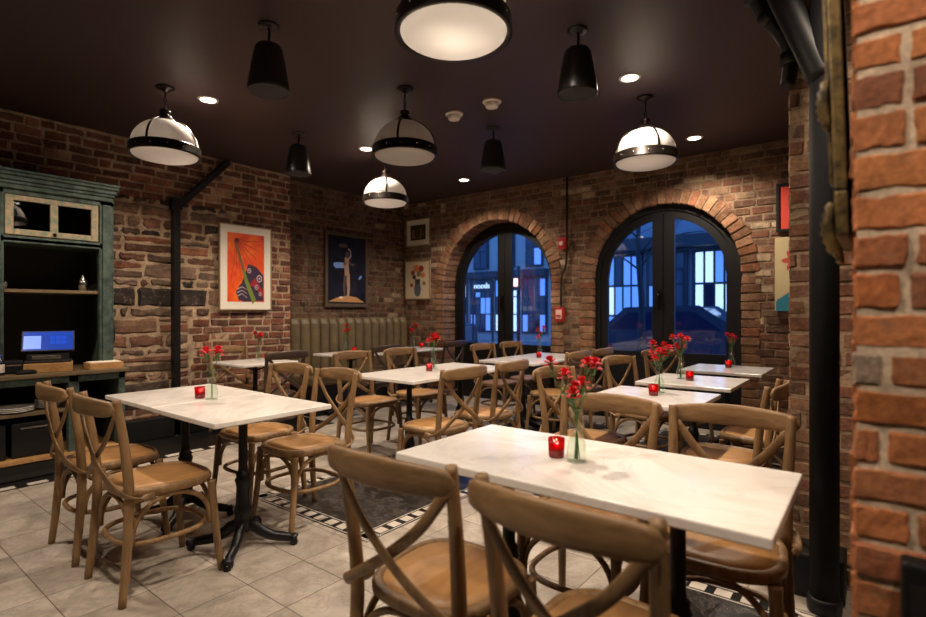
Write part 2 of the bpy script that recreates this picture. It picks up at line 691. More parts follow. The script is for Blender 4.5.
def skip_arch(a, b, u0, u1, extra=RING * .72):
    out = [(u0, u1)]
    for A in ARCH:
        rr = A['r'] + extra
        dz = max(0, min(abs(a - A['zs']), abs(b - A['zs'])) if not (a < A['zs'] < b) else 0)
        if b <= A['zs']:
            dz = 0
        if dz >= rr:
            continue
        hw = math.sqrt(rr * rr - dz * dz)
        nxt = []
        for (s, e) in out:
            if A['c'] + hw <= s or A['c'] - hw >= e:
                nxt.append((s, e))
                continue
            if A['c'] - hw > s:
                nxt.append((s, A['c'] - hw))
            if A['c'] + hw < e:
                nxt.append((A['c'] + hw, e))
        out = nxt
    return out


courses(mb, F, XR2, .6, .02, CEIL - .01, BROWN, pitch=.078, gap=.015, depth=.006, skip=skip_arch, pale=.09, pale_c=S(186, 162, 134), j=.006)
# mortar backing with arch holes
TH = .34


def strip(x0, x1, z0, z1):
    mb.add([(x0, YW, z0), (x1, YW, z0), (x1, YW, z1), (x0, YW, z1)], [(0, 1, 2, 3)], 0, MORT2)
    mb.add([(x0, YW + TH, z0), (x1, YW + TH, z0), (x1, YW + TH, z1), (x0, YW + TH, z1)], [(3, 2, 1, 0)], 0, MORT2)


xs = XR2 - .2
for A in ARCH:
    strip(xs, A['c'] - A['r'], 0, CEIL)
    K = 40
    for k in range(K):
        t0, t1 = PI - PI * k / K, PI - PI * (k + 1) / K
        xa, za = A['c'] + A['r'] * math.cos(t0), A['zs'] + A['r'] * math.sin(t0)
        xb, zb = A['c'] + A['r'] * math.cos(t1), A['zs'] + A['r'] * math.sin(t1)
        for yy in (YW, YW + TH):
            mb.add([(xa, yy, za), (xb, yy, zb), (xb, yy, CEIL), (xa, yy, CEIL)], [(0, 1, 2, 3)], 0, MORT2)
        mb.add([(xa, YW, za), (xb, YW, zb), (xb, YW + TH, zb), (xa, YW + TH, za)], [(0, 1, 2, 3)], 0, MORT2)
    for s in (-1, 1):
        x = A['c'] + s * A['r']
        mb.add([(x, YW, 0), (x, YW + TH, 0), (x, YW + TH, A['zs']), (x, YW, A['zs'])], [(0, 1, 2, 3)], 0, MORT2)
    xs = A['c'] + A['r']
strip(xs, 1.0, 0, CEIL)
# ring and jamb bricks, full depth of the reveal
RINGC = [S(150, 112, 84), S(136, 98, 72), S(160, 124, 94), S(124, 88, 66), S(142, 92, 66)]
for A in ARCH:
    path = []
    step = .088
    z = .04
    while z < A['zs'] - .04:
        path.append(('L', z))
        z += step
    n_ = int(PI * (A['r'] + RING / 2) / step)
    for k in range(n_):
        path.append(('A', PI - PI * (k + .5) / n_))
    z = .04
    while z < A['zs'] - .04:
        path.append(('R', z))
        z += step
    for kind, t in path:
        r0, r1 = A['r'] - .012 + U(-.004, .004), A['r'] + RING + U(-.02, .02)
        da = (step - .014) / 2
        pr = .009 + U(-.004, .006)
        if kind == 'A':
            w0, w1 = da / (A['r'] + RING / 2), da / (A['r'] + RING / 2)
            q = [(A['c'] + rr * math.cos(t + s * w0), A['zs'] + rr * math.sin(t + s * w0)) for rr, s in ((r0, 1), (r0, -1), (r1, -1), (r1, 1))]
        else:
            sg = -1 if kind == 'L' else 1
            q = [(A['c'] + sg * r0, t), (A['c'] + sg * r0, t + step - .014), (A['c'] + sg * r1, t + step - .014), (A['c'] + sg * r1, t)]
            if sg > 0:
                q = q[::-1]
        cx, cz = sum(p[0] for p in q) / 4, sum(p[1] for p in q) / 4
        col = jit(random.choice(RINGC), .18)
        front = [(cx + (p[0] - cx) * .9, YW - pr, cz + (p[1] - cz) * .9) for p in q]
        midf = [(p[0] + U(-.003, .003), YW - pr + .008, p[1] + U(-.003, .003)) for p in q]
        back = [(p[0], YW + A['rec'] + .02, p[1]) for p in q]
        fs = [(0, 1, 2, 3)] + [(i, (i + 1) % 4, 4 + (i + 1) % 4, 4 + i) for i in range(4)] + [(4 + i, 4 + (i + 1) % 4, 8 + (i + 1) % 4, 8 + i) for i in range(4)]
        mb.add(front + midf + back, fs, 0, col)
struct(mb.build('wall_back', M['brick_wall']), 'brown brick window wall with two round arches', 'wall')

TAN = [S(140, 104, 80), S(126, 92, 72), S(150, 114, 88), S(132, 88, 68), S(116, 86, 70)]
# stub wall behind the black pipe, and the near brick pier
mb = MB()
F = frame((-.325, YS, 0), (1, 0, 0), (0, -1, 0))
mortar_plane(mb, F, 0, 2.0, 0, CEIL, S(164, 138, 112), .1, .004)
courses(mb, F, -.004, 2.0, .02, CEIL - .01, TAN, pitch=.076, gap=.011, length=.22, depth=.004, j=.0035, nx=2, nz=1, rough=.001, pale=.1, pale_c=S(176, 148, 120))
F2 = frame((-.325, YS + .13, 0), (0, -1, 0), (-1, 0, 0))
mortar_plane(mb, F2, 0, .13, 0, CEIL, S(164, 138, 112), .05, .003)
courses(mb, F2, 0, .13, .02, CEIL - .01, TAN, pitch=.076, gap=.011, depth=.004, length=.15, j=.003)
mb.box(-.32, 1.75, YS + .004, YS + .13, 0, CEIL, 0, S(126, 98, 76))
mb.box(.62, .75, YS + .13, YW + .1, 0, CEIL, 0, S(126, 98, 76))
struct(mb.build('wall_right', M['brick_wall']), 'brown brick wall edge behind the black column pipe', 'wall')

PX, PY = -.028, 1.255
mb = MB()
F = frame((PX, PY, 0), (1, 0, 0), (0, -1, 0))
NEAR = [S(176, 112, 74), S(160, 98, 66), S(190, 122, 76), S(146, 94, 68), S(172, 104, 62), S(166, 106, 72)]
mortar_plane(mb, F, 0, 1.6, 0, CEIL, S(214, 190, 164), .04, .002)
courses(mb, F, -.006, 1.6, .012, CEIL - .01, NEAR, pitch=.0735, gap=.0085, length=.23, depth=.005, j=.003, nx=6, nz=3, rough=.001, pale=.04, pale_c=S(146, 128, 112), half=.04)
F2 = frame((PX, PY + .4, 0), (0, -1, 0), (-1, 0, 0))
mortar_plane(mb, F2, 0, .4, 0, CEIL, S(182, 150, 122), .06, .003)
courses(mb, F2, 0, .4, .03, CEIL - .01, NEAR, pitch=.0735, gap=.011, length=.2, depth=.008, j=.003, nx=3, nz=2, rough=.0015)
mb.box(PX + .004, PX + 1.7, PY + .004, PY + .4, 0, CEIL, 0, S(150, 110, 84))
struct(mb.build('pillar_brick', M['brick_near']), 'orange brick pier closest to the viewer', 'pillar')

# unseen remainder of the room shell
mb = MB().box(-6.3, 2.2, -3.6, -3.5, 0, CEIL)
struct(mb.build('wall_front', M['plaster']), 'dark plaster wall closing the dining room', 'wall')
mb = MB().box(1.6, 1.7, -3.5, YS + .1, 0, CEIL)
struct(mb.build('wall_right_plaster', M['plaster']), 'dark plaster side wall of the dining room', 'wall')


# floor inlays
def inlay(name, x0, x1, y0, y1, label, sides='NSEW', w=.115):
    mb = MB()
    mb.box(x0, x1, y0, y1, .0, .003, 0)
    mb.box(x0 - w, x1 + w, y0 - w, y1 + w, 0, .0022, 1)
    for s in sides:
        L = (x1 - x0 + 2 * w) if s in 'NS' else (y1 - y0 + 2 * w)
        k = 0
        p = .02
        while p < L - .08:
            a, b = p, p + .066
            if s == 'S':
                mb.box(x0 - w + a, x0 - w + b, y0 - w + .026, y0 - .026, 0, .0032, 2)
            elif s == 'N':
                mb.box(x0 - w + a, x0 - w + b, y1 + .026, y1 + w - .026, 0, .0032, 2)
            elif s == 'W':
                mb.box(x0 - w + .026, x0 - .026, y0 - w + a, y0 - w + b, 0, .0032, 2)
            else:
                mb.box(x1 + .026, x1 + w - .026, y0 - w + a, y0 - w + b, 0, .0032, 2)
            p += .105
        t = .007
        for q in (.011, w - .011):
            if s == 'S':
                mb.box(x0 - w, x1 + w, y0 - q - t / 2, y0 - q + t / 2, 0, .003, 2)
            elif s == 'N':
                mb.box(x0 - w, x1 + w, y1 + q - t / 2, y1 + q + t / 2, 0, .003, 2)
            elif s == 'W':
                mb.box(x0 - q - t / 2, x0 - q + t / 2, y0 - w, y1 + w, 0, .003, 2)
            else:
                mb.box(x1 + q - t / 2, x1 + q + t / 2, y0 - w, y1 + w, 0, .003, 2)
    o = mb.build(name, [M['dark_stone'], M['border_black'], M['border_white']])
    return struct(o, label, 'floor inlay')


inlay('floor_inlay', -3.22, -2.29, 2.05, 5.55, 'dark stone floor panel with chequer border under the middle tables')
inlay('floor_inlay.001', -.68, 1.5, -.6, 2.5, 'veined black marble floor panel beside the black pipe')
inlay('floor_inlay.002', -1.75, .4, 3.05, 5.7, 'dark stone floor panel under the small window tables')
mb = MB()
mb.box(XL, -4.78, -.5, YT, 0, .002, 1)
mb.box(XL, -4.90, -.5, YT, 0, .003, 0)
y = -.45
while y < YT - .1:
    mb.box(-4.87, -4.80, y, y + .12, 0, .0032, 2)
    y += .19
struct(mb.build('floor_inlay.003', [M['border_black'], M['border_black'], M['border_white']]), 'black and white mosaic border along the rubble wall', 'floor inlay')

# black skirting boxes
mb = MB().box(XL + .0, XL + .11, 1.78, 3.75, 0.004, .215)
struct(mb.build('baseboard_left', M['black'], bevel=.008), 'black boxed skirting along the rubble wall', 'skirting')


# ------------------------------------------------------------------ arched doors
def arched_door(idx, A, label):
    y0 = YW + A['rec'] - .04
    root = thing('door_%d' % idx, label, 'door', (A['c'], y0, 0), 0, None, 'structure')
    r, zs = A['r'] - .0, A['zs']
    K = 28

    def outline(rr, half):  # half: -1 whole, list of pts counterclockwise from right bottom
        pts = [(rr, 0)] + [(rr * math.cos(PI * k / K), zs + rr * math.sin(PI * k / K)) for k in range(K + 1)] + [(-rr, 0)]
        return pts
    # outer frame band
    mb = MB()
    o1, o2 = outline(r, 0), outline(r - .075, 0)
    n_ = len(o1)
    vs = [(x, 0, z) for x, z in o1] + [(x, 0, z) for x, z in o2] + [(x, .09, z) for x, z in o1] + [(x, .09, z) for x, z in o2]
    fs = []
    for i in range(n_ - 1):
        fs += [(i, i + 1, n_ + i + 1, n_ + i), (n_ + i, n_ + i + 1, 3 * n_ + i + 1, 3 * n_ + i), (2 * n_ + i, 3 * n_ + i, 3 * n_ + i + 1, 2 * n_ + i + 1)]
    mb.add(vs, fs)
    mb.build('door_frame', M['black'], root)
    # leaves with glass
    ri, gi = r - .075, r - .165
    zb, zt = .80, 0
    for s in (-1, 1):
        g0, g1 = .12, gi          # glass from the meeting stile to the outer stile
        outer = []
        inner = []
        steps = 22
        for k in range(steps + 1):
            f = k / steps
            xg = g0 + (g1 - g0) * f
            xo = .004 + (ri - .004) * f
            outer.append((xo, zs + math.sqrt(max(0, ri * ri - xo * xo))))
            inner.append((xg, zs + math.sqrt(max(0, gi * gi - xg * xg))))
        lo_o = [(ri, 0), (.004, 0)]
        mb = MB()

        def ring_face(yy):
            a = [(s * x, yy, z) for x, z in outer]
            b = [(s * x, yy, z) for x, z in inner]
            nn = len(a)
            vs = a + b
            fs = [(i, i + 1, nn + i + 1, nn + i) for i in range(nn - 1)]
            # outer stile, bottom panel, meeting stile
            e = len(vs)
            vs = vs + [(s * ri, yy, zb), (s * g1, yy, zb), (s * ri, yy, 0), (s * .004, yy, 0), (s * .004, yy, zb), (s * g0, yy, zb)]
            fs += [(nn - 1, e, e + 1, 2 * nn - 1), (e, e + 2, e + 3, e + 4), (0, nn, e + 5, e + 4)]
            return vs, fs
        for yy in (.018, .062):
            vs, fs = ring_face(yy)
            mb.add(vs, fs)
        loop = inner + [(g1, zb), (g0, zb)]
        nl = len(loop)
        vs = [(s * x, .018, z) for x, z in loop] + [(s * x, .062, z) for x, z in loop]
        mb.add(vs, [(i, (i + 1) % nl, nl + (i + 1) % nl, nl + i) for i in range(nl)])
        # raised lower panel and moulding
        mb.box(min(s * .13, s * (gi)), max(s * .13, s * gi), .006, .03, .14, .70)
        leaf = mb.build('door_leaf', M['black'], root)
        mb = MB()
        vs = [(s * x, .038, z) for x, z in loop] + [(s * x, .044, z) for x, z in loop]
        mb.add(vs, [tuple(range(nl)), tuple(range(nl, 2 * nl))[::-1]])
        mb.build('glass_pane', M['pane'], leaf)
        if s < 0:
            mb = MB()
            mb.box(-.06, -.02, .002, .02, 1.28, 1.48)
            mb.tube(catmull([(-.04, .0, 1.3), (-.04, -.04, 1.32), (-.04, -.04, 1.44), (-.04, .0, 1.46)], 4), .009, 8)
            mb.build('door_handle', M['bronze'], leaf)
    return root


arched_door(1, ARCH[0], 'black arched double door with glass in the deeper arch beside the corner')
arched_door(2, ARCH[1], 'black arched double door with glass in the arch behind the small tables')

# ------------------------------------------------------------------ recessed lights (first, since they light the room)
mbt = MB().lathe([(.058, -.004), (.075, -.004), (.078, .0), (.058, 0)], seg=24, caps=False)
mbl = MB().lathe([(.0, .0), (.057, .0)][::-1] + [], seg=24, caps=False)
LIGHTS = [
    (-4.14, 2.04, 1.0, 'glowing recessed ceiling downlight beside the white dome pendant over the cabinet'),
    (-1.38, 3.70, 1.0, 'glowing recessed ceiling downlight beside the dome pendant by the windows'),
    (-1.37, 5.36, 1.0, 'glowing recessed ceiling downlight close to the wider arched door'),
    (-4.11, 3.65, 1.0, 'glowing recessed ceiling downlight next to the two overlapping dome pendants'),
    (-4.10, 5.27, 1.0, 'glowing recessed ceiling downlight near the corner arch, smallest of all'),
    (-1.38, 2.04, 1.0, 'recessed ceiling downlight above the long front table'),
    (-4.10, .42, 1.0, 'recessed ceiling downlight in front of the teal cabinet'),
    (-1.38, .42, 1.0, 'recessed ceiling downlight behind the front chairs'),
    (.35, .30, .62, 'recessed ceiling downlight in front of the orange brick pier'),
    (.12, 2.15, .45, 'recessed ceiling downlight between the pier and the black pipe'),
]


def downlight(x, y, k, label):
    t = thing('recessed_light', label, 'ceiling light', (x, y, CEIL), 0, 'recessed downlights in the ceiling')
    mbt.build('trim_ring', M['white_plastic'], t)
    mb = MB()
    vs = [(0, 0, -.003)] + [(.057 * math.cos(2 * PI * i / 24), .057 * math.sin(2 * PI * i / 24), -.003) for i in range(24)]
    mb.add(vs, [(0, 1 + (i + 1) % 24, 1 + i) for i in range(24)])
    mb.build('light_lens', M['lens'], t)
    ld = bpy.data.lights.new('downlight_beam', 'SPOT')
    ld.energy = LAMP_W * k
    ld.color = WARM
    ld.spot_size = math.radians(142)
    ld.spot_blend = .6
    ld.shadow_soft_size = .05
    lo = bpy.data.objects.new('downlight_beam', ld)
    COL.objects.link(lo)
    lo.parent = t
    lo.location = (0, 0, -.02)


for a in LIGHTS:
    downlight(*a)


# ------------------------------------------------------------------ chairs
def make_chair(label):
    t = thing('cross_back_chair', label, 'chair', (0, 0, 0), 0, 'wooden cross-back chairs')
    fw, sw = M['frame_wood'], M['seat_wood']

    def outline(a, b, nn, front, back, y0=0):
        pts = []
        for k in range(40):
            th = 2 * PI * k / 40
            cx, sy = math.cos(th), math.sin(th)
            x = math.copysign(abs(cx) ** (2 / nn), cx)
            yv = math.copysign(abs(sy) ** (2 / nn), sy)
            wx = a * (1 + .06 * yv)
            pts.append((x * wx, y0 + yv * b))
        return pts
    o = outline(.208, .208, 3.0, 0, 0)
    i1 = outline(.176, .176, 3.0, 0, 0)
    nn = len(o)
    mb = MB()
    prof = [(i1, .452), (i1, .468), (outline(.186, .186, 3.0, 0, 0), .474), (outline(.202, .202, 3.0, 0, 0), .472), (o, .462), (o, .444), (outline(.198, .198, 3, 0, 0), .434), (i1, .434)]
    vs = []
    for ring, z in prof:
        vs += [(x, y, z) for x, y in ring]
    fs = []
    for a in range(len(prof) - 1):
        for k in range(nn):
            fs.append((a * nn + k, a * nn + (k + 1) % nn, (a + 1) * nn + (k + 1) % nn, (a + 1) * nn + k))
    mb.add(vs, fs, 0, None, True)
    mb.build('seat_frame', fw, t)
    mb = MB()
    i2 = outline(.177, .177, 3.0, 0, 0)
    i3 = outline(.1, .1, 2.4, 0, 0)
    vs = [(x, y, .440) for x, y in i2] + [(x, y, .470) for x, y in i2] + [(x, y, .467) for x, y in i3]
    fs = [tuple(range(nn))[::-1], tuple(range(2 * nn, 3 * nn))]
    for a in range(2):
        for k in range(nn):
            fs.append((a * nn + k, a * nn + (k + 1) % nn, (a + 1) * nn + (k + 1) % nn, (a + 1) * nn + k))
    mb.add(vs, fs, 0, None, True)
    so = mb.build('seat', sw, t)
    tag(so, 'smooth honey coloured seat panel')
    for s in (-1, 1):
        mb = MB()
        path = catmull([(s * .205, -.225, 0), (s * .196, -.205, .2), (s * .188, -.192, .44), (s * .192, -.207, .64), (s * .199, -.232, .80), (s * .203, -.246, .878)], 5)
        mb.tube(path, [.016 + .0045 * math.sin(PI * min(1, k / (len(path) - 1) * 1.2)) for k in range(len(path))], 10)
        mb.build('leg', fw, t)
        mb = MB()
        path = catmull([(s * .205, .205, 0), (s * .196, .182, .2), (s * .186, .168, .40), (s * .184, .165, .44)], 5)
        mb.tube(path, [.0155 + .0055 * k / (len(path) - 1) for k in range(len(path))], 10)
        mb.build('leg', fw, t)
    # curved top rail
    mb = MB()
    K = 26
    rows_ = []
    for k in range(K + 1):
        u = -1 + 2 * k / K
        x = .228 * u
        y = -.262 - .052 * (1 - u * u)
        e = math.sqrt(max(0.0, 1 - max(0, (abs(u) - .86) / .14) ** 2))
        zc = .843 + .006 * (1 - u * u)
        h = (.030 + .011 * (1 - u * u)) * max(.12, e)
        th = .0125 * max(.25, e)
        nx_, ny_ = 2 * .052 * u / .228, 1
        ll = math.hypot(nx_, ny_)
        nx_, ny_ = -nx_ / ll, ny_ / ll
        ring = []
        for q in range(14):
            an = 2 * PI * q / 14
            ca, sa = math.cos(an), math.sin(an)
            ct = math.copysign(abs(ca) ** .6, ca) * th
            cz = math.copysign(abs(sa) ** .6, sa) * h
            ring.append((x + nx_ * ct, y + ny_ * ct, zc + cz))
        rows_.append(ring)
    vs = [p for r_ in rows_ for p in r_]
    fs = []
    for k in range(K):
        for q in range(14):
            q2 = (q + 1) % 14
            fs.append((k * 14 + q, k * 14 + q2, (k + 1) * 14 + q2, (k + 1) * 14 + q))
    fs += [tuple(range(14))[::-1], tuple(K * 14 + q for q in range(14))]
    mb.add(vs, fs, 0, None, True)
    rail = mb.build('backrest_rail', M['rail_wood'], t)
    mb = MB()
    for s in (-1, 1):
        mb.tube([(s * .203, -.262, .85), (s * .203, -.279, .85)], .007, 8)
    mb.build('bolt', M['bronze'], rail)
    # crossed back slats
    for s in (-1, 1):
        mb = MB()
        off = -.008 if s > 0 else .006
        path = catmull([(s * -.19, -.252 + off, .815), (s * -.1, -.256 + off, .70), (s * .02, -.258 + off, .60), (s * .13, -.246 + off, .525), (s * .205, -.222, .475), (s * .222, -.165, .448), (s * .218, -.10, .444)], 6)
        mb.tube(path, .006, 10, up=(0, 1, 0), r2=.0165)
        mb.build('cross_slat', fw, t)
    # hoop stretcher
    mb = MB()
    pts = []
    for k in range(44):
        th = 2 * PI * k / 44
        cx, sy = math.cos(th), math.sin(th)
        pts.append((math.copysign(abs(cx) ** .72, cx) * .196, -.01 + math.copysign(abs(sy) ** .72, sy) * .192, .235))
    mb.tube(pts, .012, 8, closed=True)
    mb.build('hoop_stretcher', fw, t)
    # arched braces under the seat
    for (ax, ay, bx, by) in ((-.178, .166, .178, .166), (-.178, -.186, .178, -.186), (-.182, -.18, -.182, .16), (.182, -.18, .182, .16)):
        mb = MB()
        pts = []
        for k in range(21):
            th = PI * k / 20
            f = (1 - math.cos(th)) / 2
            pts.append((ax + (bx - ax) * f, ay + (by - ay) * f, .24 + .185 * math.sin(th) ** .8))
        mb.tube(pts, .0115, 8)
        mb.build('arch_brace', fw, t)
    return t


# rotations: chair faces +Y at 0
N_, S_, E_, W_ = 0, PI, -PI / 2, PI / 2
OFF = .255
CH = [
    # (x, y, rz, label)
    (-2.71, 1.095, N_ + .0, 'cross-back chair with sunlit seat at the twin table, the one close to the table corner'),
    (-3.30, 1.10, N_ - .02, 'cross-back chair at the twin table in front of the teal cabinet'),
    (-3.24, 1.93, S_ + .05, 'cross-back chair at the twin table facing the teal cabinet, beside the vase'),
    (-2.72, 1.91, S_ - .04, 'cross-back chair at the twin table with its back to the middle table'),
    (-1.012, 1.225, N_ + .02, 'front cross-back chair whose whole back shows at the corner of the long front table'),
    (-.492, 1.21, N_ - .06, 'front cross-back chair cut by the picture edge, tucked under the long front table'),
    (-.90, 1.93, S_ + .03, 'cross-back chair across the long front table, behind the red candle'),
    (-.425, 1.95, S_ + .05, 'cross-back chair across the long front table, beside the brick wall edge'),
    (-3.56, 3.22, E_, 'cross-back chair on the banquette side of the middle table, by its free end'),
    (-3.53, 3.82, E_, 'cross-back chair on the banquette side of the middle table, by the vase'),
    (-2.42, 2.80, W_ - .05, 'cross-back chair on the aisle side of the middle table, by its free end'),
    (-2.42, 3.37, W_ + .05, 'cross-back chair on the aisle side of the middle table, seat tinted blue'),
    (-3.30, 4.92, E_, 'cross-back chair in front of the corner arched door, by the far table end'),
    (-3.28, 5.48, E_, 'cross-back chair against the corner arched door glass, at the window end'),
    (-2.48, 4.62, W_, 'cross-back chair at the window table, on the aisle side by its free end'),
    (-2.46, 5.16, W_, 'cross-back chair at the window table, aisle side, by the brick between the arches'),
    (-1.42, 3.10, E_ - .1, 'orange lit cross-back chair behind the carnations of the long front table'),
    (-1.42, 4.18, E_ - .2, 'cross-back chair at the second small table, in front of the wide arched door'),
    (-1.44, 5.12, E_ - .6, 'cross-back chair at the third small table, against the wide arched door'),
    (-.665, 3.185, W_ + .0, 'cross-back chair half hidden by the brick wall edge, at the first small table'),
    (-.60, 3.84, W_, 'cross-back chair beyond the brick wall edge, only its seat showing'),
    (-5.20, 2.90, E_, 'cross-back chair with its back to the brick under the orange print'),
    (-4.62, 2.90, W_, 'dark cross-back chair at the small table below the orange print'),
    (-4.54, 4.12, W_, 'dark cross-back chair facing the banquette, by the first banquette table'),
    (-4.50, 5.28, W_, 'dark cross-back chair facing the banquette, by the corner arched door'),
]
chair0 = make_chair(CH[0][3])
for i, (x, y, rz, lab) in enumerate(CH):
    if i == 0:
        chair0.location = (x, y, 0)
        chair0.rotation_euler = (0, 0, rz)
    else:
        r_ = dup(chair0, (x, y, 0), rz, lab)
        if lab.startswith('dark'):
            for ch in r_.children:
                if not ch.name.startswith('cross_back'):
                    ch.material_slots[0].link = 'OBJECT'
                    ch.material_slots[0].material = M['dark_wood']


# ------------------------------------------------------------------ tables
def pedestal_parts(t, dx, dy, square=.27):
    iron = M['iron']
    z1 = .722
    mb = MB().lathe([(.02, .10), (.043, .10), (.05, .12), (.045, .15), (.04, .17), (.048, .19), (.042, .21), (.036, .24), (.033, .32), (.038, .345), (.042, .36), (.034, .375), (.036, .39), (.0255, .40), (.0235, .43), (.0225, .70), (.0225, z1 - .014)], (dx, dy, 0), 18)
    mb.build('column', iron, t)
    mb = MB().box(dx - .14, dx + .14, dy - .14, dy + .14, z1 - .014, z1)
    for a in range(4):
        c_, s_ = math.cos(PI / 4 + a * PI / 2), math.sin(PI / 4 + a * PI / 2)
        mb.tube([(dx + .02 * c_, dy + .02 * s_, z1 - .06), (dx + .16 * c_, dy + .16 * s_, z1 - .008)], .008, 6)
    mb.build('top_plate', iron, t)
    for a in range(4):
        an = PI / 4 + a * PI / 2
        c_, s_ = math.cos(an), math.sin(an)
        mb = MB()
        prof = [(.0, .105), (.05, .115), (.09, .085), (.15, .055), (.21, .045), (.25, .038), (.272, .026)]
        path = catmull([(dx + r_ * c_, dy + r_ * s_, z_) for r_, z_ in prof], 4)
        K = len(path)
        mb.tube(path, [.034 - .014 * k / K + (.008 if k > K - 5 else 0) for k in range(K)], 10, up=(0, 0, 1), r2=[.026 - .008 * k / K + (.012 if k > K - 5 else 0) for k in range(K)])
        mb.lathe([(.018, 0), (.022, .012), (.018, .03)], (dx + .262 * c_, dy + .262 * s_, 0), 10)
        mb.build('foot', iron, t)


def table(cx, cy, w, d, label, peds=((0, 0),), thick=.026):
    t = thing('marble_table', label, 'table', (cx, cy, 0), 0, 'marble topped pedestal tables')
    mb = MB().box(-w / 2, w / 2, -d / 2, d / 2, .75 - thick, .75)
    o = mb.build('tabletop', M['marble'], t, bevel=.005)
    for p in peds:
        pedestal_parts(t, *p)
    return t


table(-3.325, 1.50, .664, .645, 'square white marble table beside the teal cabinet, pushed against its twin')
table(-2.655, 1.495, .664, .645, 'square white marble table with the candle at its seam, pushed against its twin')
table(-.765, 1.637, 1.175, .60, 'long white marble table in front, with a red candle and tall carnations', ((-.30, 0), (.30, 0)), .03)
table(-2.965, 3.42, .69, 1.30, 'long white marble table in the middle of the room', ((0, -.33), (0, .33)))
table(-2.93, 5.09, .66, 1.30, 'long white marble table between the two arched doors', ((0, -.33), (0, .33)))
table(-1.055, 3.18, .63, .64, 'first small marble table behind the front chairs')
table(-1.055, 4.10, .63, .66, 'second small marble table, between the other two small ones')
table(-1.035, 5.12, .64, .66, 'third small marble table, in front of the wide arched door')
table(-4.97, 2.93, .60, .60, 'small marble table under the orange print')
table(-5.03, 4.22, .62, .64, 'small marble table at the banquette below the dancer picture')
table(-5.03, 5.30, .62, .64, 'small marble table at the banquette end by the corner')


# ------------------------------------------------------------------ vases, carnations, candles
vase_prof = [(.0, .004), (.03, .004), (.033, .01), (.033, .03), (.029, .06), (.021, .085), (.0165, .098), (.018, .104), (.024, .118), (.0255, .14), (.023, .155), (.019, .163), (.0205, .17), (.0205, .176)]
mbv = MB().lathe([(.0, .0), (.034, .0)] + [(r_ + .0015, z_) for r_, z_ in vase_prof[2:]] + [(r_ - .001, z_) for r_, z_ in vase_prof[::-1]], seg=22, caps=False)
mv = mbv.mesh('glass_body', M['vase_glass'])
mw = MB().lathe([(0, .006), (.031, .006), (.0315, .03), (.0275, .06), (.02, .084), (.0165, .092), (0, .092)], seg=18, caps=False).mesh('water', M['water'])


def flower_mesh(seed, mt):
    rnd = random.Random(seed)
    mb = MB()
    # ruffled petals in layers
    for layer, (nr, rr, zz, tilt) in enumerate(((7, .019, .000, .15), (7, .0185, .006, .55), (7, .016, .012, .9), (5, .012, .016, 1.2), (3, .008, .018, 1.4))):
        for k in range(nr):
            a = 2 * PI * (k + rnd.random() * .6) / nr
            w = rr * .62
            c_, s_ = math.cos(a), math.sin(a)
            pts = []
            for (f, side, up_) in ((0, 0, 0), (.6, -1, .3), (1, -.75, .9), (1.06, -.25, .7), (1.0, .15, 1.05), (1.05, .5, .7), (.98, .85, .95), (.6, 1, .3)):
                rad = rr * f * math.cos(tilt) + .001
                hh = zz + rr * f * math.sin(tilt) + rnd.uniform(-.0015, .0015) + up_ * .001
                x = rad * c_ - side * w * .75 * f * s_
                y = rad * s_ + side * w * .75 * f * c_
                pts.append((x, y, hh))
            mb.add(pts, [(0, i, i + 1) for i in range(1, 7)], 0, None, True)
    mb.lathe([(.002, -.016), (.005, -.012), (.007, .0), (.009, .006)], seg=8, mi=1)
    return mb.mesh('flower_head', [mt, M['stem']])


FM = [flower_mesh(i, M['petal'] if i % 3 else M['petal2']) for i in range(4)]
VN = {}


def vase(x, y, z, n_fl, where, h=.27, spread=.075, big=1.0, seed=0):
    rnd = random.Random(seed)
    t = thing('glass_vase', 'clear glass bottle vase holding red carnations ' + where, 'vase', (x, y, z), 0, 'bottle vases on the tables')
    for nm, me in (('glass_body', mv), ('water', mw)):
        o = bpy.data.objects.new(nm, me)
        COL.objects.link(o)
        o.parent = t
    for k in range(n_fl):
        a = 2 * PI * (k + rnd.uniform(0, .6)) / n_fl
        rr = spread * (0.25 + .75 * rnd.random())
        hh = h + rnd.uniform(-.085, .03)
        top = Vector((rr * math.cos(a), rr * math.sin(a), hh))
        f = thing('carnation', 'red carnation standing in the glass vase ' + where, 'flower', (x, y, z), 0, 'carnations in the vase ' + where)
        b0 = Vector((-.4 * top.x * .3, -.4 * top.y * .3, .008))
        mid = Vector((.12 * top.x, .12 * top.y, .165))
        path = catmull([b0, mid, top * .8 + Vector((0, 0, hh * .02)), top], 5)
        mb = MB().tube(path, .0017, 5)
        for q in (8, 11):
            if q < len(path):
                p = path[q]
                d = Vector((rnd.uniform(-1, 1), rnd.uniform(-1, 1), .9)).normalized() * .05
                mb.add([p, p + d * .5 + Vector((.004, 0, 0)), p + d, p + d * .5 - Vector((.004, 0, 0))], [(0, 1, 2, 3)])
        mb.build('stem', M['stem'], f)
        o = bpy.data.objects.new('flower_head', FM[rnd.randrange(4)])
        COL.objects.link(o)
        o.parent = f
        o.location = top
        dv = (top - path[-3]).normalized()
        o.rotation_euler = dv.to_track_quat('Z', 'Y').to_euler()
        s = big * rnd.uniform(1.2, 1.5)
        o.scale = (s, s, s)
    return t


